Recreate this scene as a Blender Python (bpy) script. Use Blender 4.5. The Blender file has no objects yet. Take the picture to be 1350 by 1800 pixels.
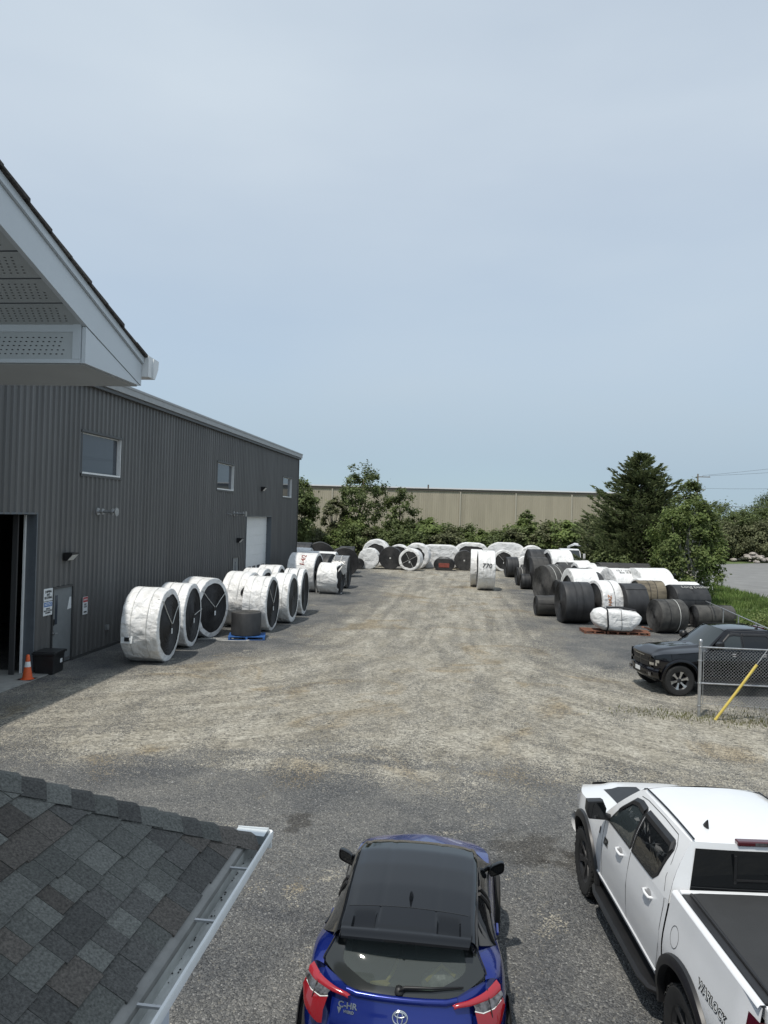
import bpy, bmesh, math, random
from mathutils import Vector, Matrix, noise
C = bpy.context.scene.collection
scene = bpy.context.scene
rad = math.radians
# ---------------------------------------------------------------- camera
cam_d = bpy.data.cameras.new('camera'); cam = bpy.data.objects.new('camera', cam_d); C.objects.link(cam)
cam_d.sensor_fit = 'VERTICAL'; cam_d.sensor_height = 36.0; cam_d.lens = 26.0
cam_d.clip_start = 0.05; cam_d.clip_end = 3000
_yaw, _pitch, _roll = math.atan(145/1300), math.atan(6.6/1300), rad(1.72)
_fw = Vector((-math.sin(_yaw)*math.cos(_pitch), math.cos(_yaw)*math.cos(_pitch), math.sin(_pitch)))
_r = _fw.cross(Vector((0, 0, 1))).normalized(); _u = _r.cross(_fw)
_r2 = math.cos(_roll)*_r + math.sin(_roll)*_u; _u2 = -math.sin(_roll)*_r + math.cos(_roll)*_u
cam.matrix_world = Matrix(((_r2.x, _u2.x, -_fw.x, 0), (_r2.y, _u2.y, -_fw.y, 0), (_r2.z, _u2.z, -_fw.z, 5.1), (0, 0, 0, 1)))
scene.camera = cam
# ---------------------------------------------------------------- sky, sun, exposure
SUN = Vector((-0.228, -0.41, 1.0)).normalized()
SKY_STRENGTH, SUN_STRENGTH, EXPOSURE = 0.12, 3.3, 0.06
world = bpy.data.worlds.new('World'); scene.world = world; world.use_nodes = True
wn, wl = world.node_tree.nodes, world.node_tree.links
wn.clear()
w_out = wn.new('ShaderNodeOutputWorld'); w_bg = wn.new('ShaderNodeBackground')
w_sky = wn.new('ShaderNodeTexSky'); w_sky.sky_type = 'NISHITA'; w_sky.sun_disc = False
w_sky.sun_elevation = math.asin(SUN.z); w_sky.sun_rotation = math.atan2(SUN.x, SUN.y) % (2*math.pi)
w_sky.altitude = 200; w_sky.air_density = 1.0; w_sky.dust_density = 0.35; w_sky.ozone_density = 1.5
# thin high cloud veil over the blue, soft and slightly streaky
w_tc = wn.new('ShaderNodeTexCoord'); w_map = wn.new('ShaderNodeMapping'); w_map.inputs['Scale'].default_value = (1.0, 0.8, 3.2)
w_nz = wn.new('ShaderNodeTexNoise'); w_nz.inputs['Scale'].default_value = 1.3; w_nz.inputs['Detail'].default_value = 5; w_nz.inputs['Roughness'].default_value = 0.45
w_sep = wn.new('ShaderNodeSeparateXYZ'); w_el = wn.new('ShaderNodeMapRange'); w_el.interpolation_type = 'SMOOTHSTEP'
for i, v in enumerate((0.0, 0.40, 0.88, 0.88)): w_el.inputs[1+i].default_value = v
w_nr = wn.new('ShaderNodeMapRange')
for i, v in enumerate((0.3, 0.7, -0.17, 0.12)): w_nr.inputs[1+i].default_value = v
w_add = wn.new('ShaderNodeMath'); w_add.operation = 'ADD'; w_add.use_clamp = True
w_mix = wn.new('ShaderNodeMixRGB'); w_cr = wn.new('ShaderNodeValToRGB'); w_e = w_cr.color_ramp.elements   # haze colour by height above the horizon
w_e[0].position = 0.0; w_e[0].color = (.300, .400, .480, 1); w_e[1].position = .42; w_e[1].color = (.505, .575, .645, 1); w_k = w_e.new(.2); w_k.color = (.425, .508, .590, 1)
w_sc = wn.new('ShaderNodeMixRGB'); w_sc.blend_type = 'MULTIPLY'; w_sc.inputs[0].default_value = 1; w_sc.inputs[2].default_value = (10, 10, 10, 1); wl.new(w_cr.outputs[0], w_sc.inputs[1]); wl.new(w_sc.outputs[0], w_mix.inputs[2])
wl.new(w_tc.outputs['Generated'], w_map.inputs[0]); wl.new(w_map.outputs[0], w_nz.inputs['Vector'])
wl.new(w_tc.outputs['Generated'], w_sep.inputs[0]); wl.new(w_sep.outputs['Z'], w_el.inputs[0]); wl.new(w_sep.outputs['Z'], w_cr.inputs[0])
wl.new(w_nz.outputs['Fac'], w_nr.inputs[0]); wl.new(w_nr.outputs[0], w_add.inputs[0]); wl.new(w_el.outputs[0], w_add.inputs[1])
wl.new(w_add.outputs[0], w_mix.inputs[0]); w_tn = wn.new('ShaderNodeMixRGB'); w_tn.blend_type = 'MULTIPLY'; w_tn.inputs[0].default_value = 1; w_tn.inputs[2].default_value = (.85, .97, 1.03, 1); wl.new(w_sky.outputs[0], w_tn.inputs[1]); wl.new(w_tn.outputs[0], w_mix.inputs[1])
wl.new(w_mix.outputs[0], w_bg.inputs[0]); w_bg.inputs[1].default_value = SKY_STRENGTH; wl.new(w_bg.outputs[0], w_out.inputs[0])
sun_d = bpy.data.lights.new('sun', 'SUN'); sun = bpy.data.objects.new('sun', sun_d); C.objects.link(sun)
sun_d.energy = SUN_STRENGTH; sun_d.angle = rad(1.0); sun_d.color = (1.0, 0.95, 0.87)
sun.rotation_euler = SUN.to_track_quat('Z', 'Y').to_euler(); sun.location = SUN*60
vs = scene.view_settings; vs.view_transform = 'Standard'; vs.look = 'None'; vs.gamma = 1; vs.use_curve_mapping = False; vs.exposure = EXPOSURE
scene.render.resolution_x, scene.render.resolution_y = 768, 1024

# ---------------------------------------------------------------- materials
def col4(c): return (c[0], c[1], c[2], 1)
def M(name, c, rough=0.6, metal=0.0, var=0.0, vscale=4.0, bump=0.0, bscale=40.0, spec=0.5, coat=0.0, c2=None, stretch=None, rvar=0.0, objrand=0.0):
    m = bpy.data.materials.new(name); m.use_nodes = True
    n, l = m.node_tree.nodes, m.node_tree.links; b = n['Principled BSDF']
    b.inputs['Base Color'].default_value = col4(c); b.inputs['Roughness'].default_value = rough; b.inputs['Metallic'].default_value = metal
    b.inputs['Specular IOR Level'].default_value = spec; b.inputs['Coat Weight'].default_value = coat; b.inputs['Coat Roughness'].default_value = 0.03
    if var or bump or c2 or rvar or objrand:
        tc = n.new('ShaderNodeTexCoord'); oi = n.new('ShaderNodeObjectInfo'); mp = n.new('ShaderNodeMapping')
        sc = n.new('ShaderNodeVectorMath'); sc.operation = 'SCALE'; sc.inputs[0].default_value = (31, 17, 23); l.new(oi.outputs['Random'], sc.inputs['Scale'])
        l.new(tc.outputs['Object'], mp.inputs[0]); l.new(sc.outputs[0], mp.inputs['Location'])
        if stretch: mp.inputs['Scale'].default_value = stretch
        if var or c2:
            nz = n.new('ShaderNodeTexNoise'); nz.inputs['Scale'].default_value = vscale; nz.inputs['Detail'].default_value = 6; nz.inputs['Roughness'].default_value = 0.65
            l.new(mp.outputs[0], nz.inputs['Vector'])
            rp = n.new('ShaderNodeValToRGB'); l.new(nz.outputs['Fac'], rp.inputs[0])
            lo = tuple(x*(1-var) for x in c); hi = c2 if c2 else tuple(x*(1+var) for x in c)
            rp.color_ramp.elements[0].position = 0.32; rp.color_ramp.elements[1].position = 0.70
            rp.color_ramp.elements[0].color = col4(lo); rp.color_ramp.elements[1].color = col4(hi)
            src = rp.outputs[0]
            if rvar:
                mr = n.new('ShaderNodeMapRange'); mr.inputs[3].default_value = rough-rvar; mr.inputs[4].default_value = rough+rvar
                l.new(nz.outputs['Fac'], mr.inputs[0]); l.new(mr.outputs[0], b.inputs['Roughness'])
        else: src = None
        if objrand:
            hs = n.new('ShaderNodeMixRGB'); hs.blend_type = 'MULTIPLY'; hs.inputs[0].default_value = 1
            mr2 = n.new('ShaderNodeMapRange'); mr2.inputs[3].default_value = 1-objrand; mr2.inputs[4].default_value = 1+objrand
            l.new(oi.outputs['Random'], mr2.inputs[0]); l.new(mr2.outputs[0], hs.inputs[2])
            if src: l.new(src, hs.inputs[1])
            else: hs.inputs[1].default_value = col4(c)
            src = hs.outputs[0]
        if src: l.new(src, b.inputs['Base Color'])
        if bump:
            bz = n.new('ShaderNodeTexNoise'); bz.inputs['Scale'].default_value = bscale; bz.inputs['Detail'].default_value = 4
            l.new(mp.outputs[0], bz.inputs['Vector']); bp = n.new('ShaderNodeBump'); bp.inputs['Strength'].default_value = 1.0; bp.inputs['Distance'].default_value = bump
            l.new(bz.outputs['Fac'], bp.inputs['Height']); l.new(bp.outputs[0], b.inputs['Normal'])
    return m
def foliage_mat(name, c, c2, trans=0.35):
    m = bpy.data.materials.new(name); m.use_nodes = True; n, l = m.node_tree.nodes, m.node_tree.links
    b = n['Principled BSDF']; out = n['Material Output']; b.inputs['Roughness'].default_value = 0.6; b.inputs['Specular IOR Level'].default_value = 0.25
    g = n.new('ShaderNodeNewGeometry'); rp = n.new('ShaderNodeValToRGB')
    l.new(g.outputs['Random Per Island'], rp.inputs[0])
    rp.color_ramp.elements[0].color = col4(c); rp.color_ramp.elements[1].color = col4(c2)
    nz = n.new('ShaderNodeTexNoise'); nz.inputs['Scale'].default_value = 0.55; l.new(g.outputs['Position'], nz.inputs['Vector'])
    mr = n.new('ShaderNodeMapRange'); mr.inputs[1].default_value = .3; mr.inputs[2].default_value = .7; mr.inputs[3].default_value = 0.6; mr.inputs[4].default_value = 1.35; l.new(nz.outputs['Fac'], mr.inputs[0])
    mx = n.new('ShaderNodeMixRGB'); mx.blend_type = 'MULTIPLY'; mx.inputs[0].default_value = 1; l.new(rp.outputs[0], mx.inputs[1]); l.new(mr.outputs[0], mx.inputs[2])
    tr = n.new('ShaderNodeBsdfTranslucent'); ms = n.new('ShaderNodeMixShader'); ms.inputs[0].default_value = trans
    l.new(mx.outputs[0], b.inputs['Base Color']); l.new(mx.outputs[0], tr.inputs[0])
    l.new(b.outputs[0], ms.inputs[1]); l.new(tr.outputs[0], ms.inputs[2]); l.new(ms.outputs[0], out.inputs[0])
    return m
def glass_mat(name, tint, alpha_like=0.0, rough=0.02):
    m = M(name, tint, rough, spec=0.6)
    if alpha_like:
        n, l = m.node_tree.nodes, m.node_tree.links
        ms = n.new('ShaderNodeMixShader'); tr = n.new('ShaderNodeBsdfTransparent'); tr.inputs[0].default_value = (0.72, 0.78, 0.76, 1)
        ms.inputs[0].default_value = alpha_like
        l.new(n['Principled BSDF'].outputs[0], ms.inputs[1]); l.new(tr.outputs[0], ms.inputs[2]); l.new(ms.outputs[0], n['Material Output'].inputs[0])
    return m
MT = {}
# ---------------------------------------------------------------- mesh helpers
class MB:
    def __init__(s): s.v = []; s.f = []
    def add(s, vs, fs):
        o = len(s.v); s.v += [tuple(v) for v in vs]; s.f += [tuple(i+o for i in f) for f in fs]; return s
    def box(s, x0, x1, y0, y1, z0, z1):
        return s.add([(x0,y0,z0),(x1,y0,z0),(x1,y1,z0),(x0,y1,z0),(x0,y0,z1),(x1,y0,z1),(x1,y1,z1),(x0,y1,z1)],
                     [(0,3,2,1),(4,5,6,7),(0,1,5,4),(1,2,6,5),(2,3,7,6),(3,0,4,7)])
    def grid(s, rows, closed=False):
        n = len(rows[0]); o = len(s.v)
        for r in rows: s.v += [tuple(p) for p in r]
        for i in range(len(rows)-1):
            for j in range(n if closed else n-1):
                k = (j+1) % n
                s.f.append((o+i*n+j, o+i*n+k, o+(i+1)*n+k, o+(i+1)*n+j))
        return s
    def tube(s, pts, r, n=8, caps=True, r1=None):
        pts = [Vector(p) for p in pts]; rows = []
        for i, p in enumerate(pts):
            d = (pts[min(i+1, len(pts)-1)]-pts[max(i-1, 0)]).normalized()
            up = Vector((0, 0, 1)) if abs(d.z) < 0.9 else Vector((1, 0, 0))
            a = d.cross(up).normalized(); b = d.cross(a)
            rr = r if r1 is None else r+(r1-r)*i/(len(pts)-1)
            rows.append([p+a*rr*math.cos(t*2*math.pi/n)+b*rr*math.sin(t*2*math.pi/n) for t in range(n)])
        o = len(s.v); s.grid(rows, True)
        if caps:
            s.f.append(tuple(o+i for i in range(n))[::-1]); e = o+n*(len(pts)-1); s.f.append(tuple(e+i for i in range(n)))
        return s
    def lathe(s, prof, n=32, axis='z', c=(0, 0, 0)):
        # prof: (r, h) ; axis direction for h
        rows = []
        for r, h in prof:
            row = []
            for t in range(n):
                a = t*2*math.pi/n; ca, sa = r*math.cos(a), r*math.sin(a)
                row.append((c[0]+h, c[1]+ca, c[2]+sa) if axis == 'x' else (c[0]+ca, c[1]+h, c[2]+sa) if axis == 'y' else (c[0]+ca, c[1]+sa, c[2]+h))
            rows.append(row)
        return s.grid(rows, True)
    def prism(s, poly, a0, a1, axis='x'):
        n = len(poly)
        def P(p, a): return (a, p[0], p[1]) if axis == 'x' else (p[0], a, p[1]) if axis == 'y' else (p[0], p[1], a)
        s.add([P(p, a0) for p in poly]+[P(p, a1) for p in poly],
              [tuple(range(n))[::-1], tuple(range(n, 2*n))]+[(i, (i+1) % n, n+(i+1) % n, n+i) for i in range(n)]); return s
    def mesh(s, name, mat, smooth=False):
        me = bpy.data.meshes.new(name); me.from_pydata(s.v, [], s.f)
        if mat: me.materials.append(MT[mat] if isinstance(mat, str) else mat)
        bm = bmesh.new(); bm.from_mesh(me); bmesh.ops.recalc_face_normals(bm, faces=bm.faces[:]) if len(s.f) < 60000 else None
        bm.to_mesh(me); bm.free()
        if smooth:
            for p in me.polygons: p.use_smooth = True
            if smooth is not True: me.set_sharp_from_angle(angle=rad(smooth))
        me.update(); return me
    def build(s, name, mat, parent=None, smooth=False, **k): return obj(name, s.mesh(name, mat, smooth), parent, **k)
def obj(name, me, parent=None, loc=(0, 0, 0), rot=None):
    o = bpy.data.objects.new(name, me); C.objects.link(o); o.location = loc
    if rot: o.rotation_euler = rot
    if parent: o.parent = parent
    return o
def tag(o, label=None, cat=None, group=None, kind=None):
    if label: o['label'] = label
    if cat: o['category'] = cat
    if group: o['group'] = group
    if kind: o['kind'] = kind
    return o
def thing(name, label, cat, loc=(0, 0, 0), rz=0, group=None):
    o = bpy.data.objects.new(name, None); C.objects.link(o); o.location = loc; o.rotation_euler = (0, 0, rz); o.empty_display_size = .2
    return tag(o, label, cat, group)
def copy_tree(o, parent=None, label=None):
    c = o.copy(); C.objects.link(c); c.parent = parent
    if label: c['label'] = label
    for ch in o.children: copy_tree(ch, c)
    return c
def subsurf(o, lv=1):
    md = o.modifiers.new('sub', 'SUBSURF'); md.levels = lv; md.render_levels = lv; return o
def bevel(o, w=.01, seg=2):
    md = o.modifiers.new('bevel', 'BEVEL'); md.width = w; md.segments = seg; md.limit_method = 'ANGLE'; md.angle_limit = rad(40); return o
def text_mb(s, size, extr=0.002, align='CENTER', shear=0.0, bold=0.0, xs=1.0):
    """lettering as mesh verts/faces in local xy plane"""
    cu = bpy.data.curves.new('lettering', 'FONT'); cu.body = s; cu.size = size; cu.extrude = extr; cu.align_x = align; cu.align_y = 'CENTER'; cu.shear = shear; cu.offset = bold; cu.resolution_u = 3
    cu.space_line = 0.9
    o = bpy.data.objects.new('lettering', cu); me = bpy.data.meshes.new_from_object(o)
    mb = MB().add([(v.co.x*xs, v.co.y, v.co.z) for v in me.vertices], [tuple(p.vertices) for p in me.polygons])
    bpy.data.objects.remove(o); bpy.data.curves.remove(cu); bpy.data.meshes.remove(me)
    return mb
def place(mb, m4):
    mb.v = [tuple(m4 @ Vector(v)) for v in mb.v]; return mb
def lerp(a, b, t): return a+(b-a)*t
def interp(tab, x):
    if x <= tab[0][0]: return tab[0][1]
    for (a, fa), (b, fb) in zip(tab, tab[1:]):
        if x <= b: return fa+(fb-fa)*(x-a)/(b-a)
    return tab[-1][1]
def smooth01(a, b, x):
    t = max(0, min(1, (x-a)/(b-a))); return t*t*(3-2*t)
def nz(x, y=0, z=0): return noise.noise(Vector((x, y, z)))

# ---------------------------------------------------------------- material table
MT['cladding'] = M('charcoal_cladding', (0.122, 0.121, 0.118), 0.45, var=0.18, vscale=1.6, stretch=(1, 1, .08), objrand=.07)
MT['charcoal'] = M('charcoal_trim', (0.06, 0.061, 0.061), 0.45)
MT['greytrim'] = M('grey_metal_trim', (0.34, 0.35, 0.35), 0.45, var=.08)
MT['reveal'] = M('blue_grey_reveal', (0.11, 0.125, 0.14), 0.5, var=.1)
MT['white'] = M('white_paint', (0.78, 0.79, 0.78), 0.45, var=.04)
MT['whitemetal'] = M('white_prefinished_metal', (0.62, 0.66, 0.68), 0.38, var=.04, vscale=2)
MT['soffit'] = M('soffit_metal', (0.50, 0.53, 0.53), 0.5, var=.05)
MT['black'] = M('black_plastic', (0.012, 0.012, 0.013), 0.5)
MT['blackhole'] = M('perforation_black', (0.004, 0.004, 0.004), 0.9)
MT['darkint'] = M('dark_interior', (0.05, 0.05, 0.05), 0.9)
MT['concrete'] = M('concrete', (0.30, 0.30, 0.28), 0.85, var=.18, vscale=3, bump=.004, bscale=30)
MT['galv'] = M('galvanised_steel', (0.45, 0.46, 0.47), 0.38, metal=0.75, var=.2, vscale=12)
MT['steel'] = M('bare_steel', (0.55, 0.55, 0.55), 0.3, metal=0.9, var=.1)
MT['lens'] = M('lamp_lens', (0.75, 0.75, 0.72), 0.25)
MT['glass'] = glass_mat('window_glass', (0.05, 0.06, 0.075), rough=0.015)
MT['doorgrey'] = M('grey_door_paint', (0.20, 0.215, 0.22), 0.5, var=.08)
MT['paper'] = M('sign_paper', (0.72, 0.74, 0.74), 0.6)
MT['signblue'] = M('sign_blue', (0.05, 0.16, 0.42), 0.5)
MT['signred'] = M('sign_red', (0.45, 0.05, 0.06), 0.5)
MT['ink'] = M('black_ink', (0.01, 0.012, 0.014), 0.6)
MT['inkblue'] = M('blue_ink', (0.03, 0.07, 0.2), 0.6)
MT['orange'] = M('cone_orange', (0.72, 0.12, 0.03), 0.55, var=.15, vscale=8)
MT['bin'] = M('black_bin_plastic', (0.015, 0.016, 0.017), 0.42, var=.3)
MT['tan'] = M('tan_cladding', (0.38, 0.335, 0.26), 0.6, var=.10, vscale=.5, stretch=(1, 1, .2), objrand=.05)
MT['tantrim'] = M('tan_trim', (0.44, 0.40, 0.33), 0.5)
MT['browntrim'] = M('brown_trim', (0.10, 0.085, 0.07), 0.5)
# ================================================================ GROUND
def ground_material():
    m = bpy.data.materials.new('yard_gravel'); m.use_nodes = True; n, l = m.node_tree.nodes, m.node_tree.links; b = n['Principled BSDF']
    b.inputs['Roughness'].default_value = 0.9; b.inputs['Specular IOR Level'].default_value = 0.2
    def nd(t, **k):
        x = n.new(t)
        for a, v in k.items(): setattr(x, a, v)
        return x
    def mth(op, a, b_=None, clamp=False):
        x = nd('ShaderNodeMath', operation=op, use_clamp=clamp)
        for i, v in enumerate((a, b_)):
            if v is None: continue
            if isinstance(v, (int, float)): x.inputs[i].default_value = v
            else: l.new(v, x.inputs[i])
        return x.outputs[0]
    def rng(v, a, b_, c=0.0, d=1.0):
        x = nd('ShaderNodeMapRange', interpolation_type='SMOOTHSTEP'); l.new(v, x.inputs[0])
        for i, q in enumerate((a, b_, c, d)):
            if isinstance(q, (int, float)): x.inputs[1+i].default_value = q
            else: l.new(q, x.inputs[1+i])
        return x.outputs[0]
    g = nd('ShaderNodeNewGeometry'); P = g.outputs['Position']; s = nd('ShaderNodeSeparateXYZ'); l.new(P, s.inputs[0]); X, Y = s.outputs['X'], s.outputs['Y']
    def noi(scale, det=4, stretch=None, rough=.6, dist=0.0):
        v = P
        if stretch:
            mp = nd('ShaderNodeMapping'); mp.inputs['Scale'].default_value = stretch[:3]
            if len(stretch) > 3: mp.inputs['Rotation'].default_value = (0, 0, stretch[3])
            l.new(P, mp.inputs[0]); v = mp.outputs[0]
        x = nd('ShaderNodeTexNoise'); x.inputs['Scale'].default_value = scale; x.inputs['Detail'].default_value = det; x.inputs['Roughness'].default_value = rough; x.inputs['Distortion'].default_value = dist
        l.new(v, x.inputs['Vector']); return x.outputs['Fac']
    # dust mask: the driven lane is tan, the margins stay grey gravel
    n1 = noi(.22, 5, dist=.6); n2 = noi(.9, 6, (1, .28, 1, .12), dist=.8); n3 = noi(.8, 6, (.22, 1, 1, -.1), dist=.7)
    cx = mth('ADD', mth('MULTIPLY', Y, -0.012), -0.7)
    wd = mth('ADD', rng(Y, 30, 17.5, 5.0, 11.5), mth('MULTIPLY', rng(Y, 60, 78), 7.0))
    dx = mth('ABSOLUTE', mth('SUBTRACT', X, cx))
    wob = mth('ADD', mth('MULTIPLY', mth('SUBTRACT', n1, .5), 7.0), mth('MULTIPLY', mth('SUBTRACT', n2, .5), 5.0))
    lane = rng(mth('SUBTRACT', mth('ADD', dx, wob), wd), 1.7, -2.2)
    yw = mth('ADD', Y, mth('ADD', mth('MULTIPLY', mth('SUBTRACT', n1, .5), 4.5), mth('MULTIPLY', mth('SUBTRACT', n3, .5), 5.5)))
    near = rng(yw, 13.0, 16.6)
    streak = rng(n2, .34, .64, .60, 1.0); streak3 = rng(n3, .32, .62, .70, 1.0)
    mask = mth('MULTIPLY', mth('MULTIPLY', lane, near), mth('MINIMUM', streak, streak3))
    # sweeping tyre tracks: a lane coordinate that bends out to both sides near the doors
    ym = mth('MINIMUM', mth('SUBTRACT', Y, 31.0), 0.0); y2 = mth('MULTIPLY', ym, ym)
    def arc(xc, sgn):
        dxx = mth('SUBTRACT', X, xc); rr = mth('SQRT', mth('ADD', mth('MULTIPLY', dxx, dxx), y2)); return mth('MULTIPLY', mth('SUBTRACT', rr, abs(xc)), sgn)
    tr_ = []
    for xc, sgn in ((-15.0, 1.0), (13.0, -1.0)):
        u_ = arc(xc, sgn); cb = nd('ShaderNodeCombineXYZ'); l.new(mth('MULTIPLY', u_, 1.9), cb.inputs[0]); l.new(mth('MULTIPLY', Y, .10), cb.inputs[1]); l.new(mth('MULTIPLY', X, .06), cb.inputs[2])
        x_ = nd('ShaderNodeTexNoise'); x_.inputs['Scale'].default_value = 1.0; x_.inputs['Detail'].default_value = 6; x_.inputs['Roughness'].default_value = .62; l.new(cb.outputs[0], x_.inputs['Vector']); tr_.append(x_.outputs['Fac'])
    side = rng(X, -4.0, 3.0); track = mth('ADD', mth('MULTIPLY', tr_[0], mth('SUBTRACT', 1.0, side)), mth('MULTIPLY', tr_[1], side))
    mask = mth('MULTIPLY', mask, rng(track, .33, .56, .72, 1.0))
    patch = mth('MULTIPLY', rng(noi(.6, 5, dist=1.0), .55, .72, 0, .55), rng(Y, 4, 8))
    mask = mth('MAXIMUM', mask, patch)
    fine = noi(28, 5, rough=.75); mask = mth('MULTIPLY', mask, rng(fine, .30, .55, .62, 1.0))
    # stones
    vo = nd('ShaderNodeTexVoronoi'); vo.inputs['Scale'].default_value = 50; vo.inputs['Randomness'].default_value = 1; l.new(P, vo.inputs['Vector'])
    vs_ = nd('ShaderNodeSeparateColor'); l.new(vo.outputs['Color'], vs_.inputs[0])
    # single stones show through the dust, and clods of two sizes break it up
    thr = mth('MULTIPLY', vs_.outputs[1], .80); mask = rng(mask, mth('SUBTRACT', thr, .10), mth('ADD', thr, .12))
    v2 = nd('ShaderNodeTexVoronoi'); v2.inputs['Scale'].default_value = 16; l.new(P, v2.inputs['Vector']); v2s = nd('ShaderNodeSeparateColor'); l.new(v2.outputs['Color'], v2s.inputs[0])
    clod = rng(v2s.outputs[0], 0.0, 1.0, .74, 1.20); clod2 = rng(v2s.outputs[1], .90, .97, 1.0, .55)
    st = nd('ShaderNodeValToRGB'); l.new(vs_.outputs[0], st.inputs[0]); e = st.color_ramp.elements
    e[0].position = 0; e[0].color = (.085, .087, .09, 1); e[1].position = 1; e[1].color = (.33, .33, .32, 1)
    k = e.new(.55); k.color = (.155, .158, .16, 1); k = e.new(.9); k.color = (.21, .21, .205, 1)
    cl = noi(.5, 6, dist=.5); tint = nd('ShaderNodeMixRGB', blend_type='MULTIPLY'); tint.inputs[0].default_value = 1
    l.new(st.outputs[0], tint.inputs[1]); tr = nd('ShaderNodeValToRGB'); l.new(cl, tr.inputs[0])
    tr.color_ramp.elements[0].position = .36; tr.color_ramp.elements[0].color = (.62, .635, .655, 1); tr.color_ramp.elements[1].position = .66; tr.color_ramp.elements[1].color = (1.18, 1.15, 1.08, 1); l.new(tr.outputs[0], tint.inputs[2])
    # dust
    dn = noi(1.1, 7, (1, .5, 1), rough=.7, dist=.6); du = nd('ShaderNodeValToRGB'); l.new(dn, du.inputs[0])
    du.color_ramp.elements[0].position = .33; du.color_ramp.elements[0].color = (.255, .236, .192, 1); du.color_ramp.elements[1].position = .66; du.color_ramp.elements[1].color = (.378, .358, .308, 1)
    df = nd('ShaderNodeMixRGB', blend_type='MULTIPLY'); df.inputs[0].default_value = .55; l.new(du.outputs[0], df.inputs[1])
    fr = nd('ShaderNodeValToRGB'); l.new(noi(60, 3), fr.inputs[0]); fr.color_ramp.elements[0].position = .35; fr.color_ramp.elements[0].color = (.45, .45, .45, 1); fr.color_ramp.elements[1].position = .6; fr.color_ramp.elements[1].color = (1.25, 1.25, 1.25, 1); l.new(fr.outputs[0], df.inputs[2])
    mx = nd('ShaderNodeMixRGB'); dt = nd('ShaderNodeMixRGB', blend_type='MULTIPLY'); dt.inputs[0].default_value = 1; l.new(df.outputs[0], dt.inputs[1]); tcr = nd('ShaderNodeValToRGB'); l.new(track, tcr.inputs[0]); tcr.color_ramp.elements[0].position = .35; tcr.color_ramp.elements[0].color = (.92, .905, .88, 1); tcr.color_ramp.elements[1].position = .62; tcr.color_ramp.elements[1].color = (1.08, 1.08, 1.07, 1); l.new(tcr.outputs[0], dt.inputs[2]); l.new(mask, mx.inputs[0]); l.new(tint.outputs[0], mx.inputs[1]); cm = nd('ShaderNodeMixRGB', blend_type='MULTIPLY'); cm.inputs[0].default_value = 1; l.new(dt.outputs[0], cm.inputs[1]); l.new(mth('MULTIPLY', clod, clod2), cm.inputs[2]); bn = nd('ShaderNodeMixRGB', blend_type='MULTIPLY'); l.new(rng(noi(.28, 4, dist=1.2), .54, .66, 0, .75), bn.inputs[0]); l.new(cm.outputs[0], bn.inputs[1]); bn.inputs[2].default_value = (.80, .70, .55, 1); l.new(bn.outputs[0], mx.inputs[2])
    # damp drips under the gutter outlet and behind the parked car (wet soil, own shape)
    cur = mx.outputs[0]
    for (wx, wy, wr) in ((1.15, 11.75, .75), (-2.6, 12.1, .4), (1.7, 11.3, .45)):
        d = nd('ShaderNodeVectorMath', operation='DISTANCE'); l.new(P, d.inputs[0]); d.inputs[1].default_value = (wx, wy, 0)
        w = rng(mth('ADD', d.outputs['Value'], mth('MULTIPLY', mth('SUBTRACT', noi(2.2, 5), .5), 1.6)), wr, wr*.45, 0, .75)
        dk = nd('ShaderNodeMixRGB', blend_type='MULTIPLY'); l.new(w, dk.inputs[0]); l.new(cur, dk.inputs[1]); dk.inputs[2].default_value = (.42, .40, .38, 1); cur = dk.outputs[0]
    l.new(cur, b.inputs['Base Color'])
    bp = nd('ShaderNodeBump'); bp.inputs['Distance'].default_value = .02; bp.inputs['Strength'].default_value = 1
    hh = mth('ADD', mth('MULTIPLY', mth('SUBTRACT', 1.0, vo.outputs['Distance']), mth('SUBTRACT', 1.15, mask)), mth('MULTIPLY', noi(3.0, 5), 1.5))
    l.new(hh, bp.inputs['Height']); l.new(bp.outputs[0], b.inputs['Normal'])
    return m
MT['ground'] = ground_material()
MT['asphalt'] = M('worn_asphalt', (.19, .19, .185), .9, var=.16, vscale=.5, bump=.004, bscale=60)
MT['grassground'] = M('grass_soil', (.10, .14, .045), .95, var=.35, vscale=1.2)
MT['grass'] = foliage_mat('grass_blades', (.10, .17, .04), (.20, .26, .085), .35)
MT['drygrass'] = foliage_mat('sparse_grass', (.12, .14, .055), (.24, .22, .12), .3)
# ground sheet to the horizon
g = MB(); xs = [-1500, -300, -80, -30, 0, 30, 80, 300, 1500]; ys = [-300, -40, 0, 30, 60, 100, 160, 400, 1900]
g.grid([[(x, y, 0) for x in xs] for y in ys])
tag(g.build('yard_ground', 'ground'), kind='structure')
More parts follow.
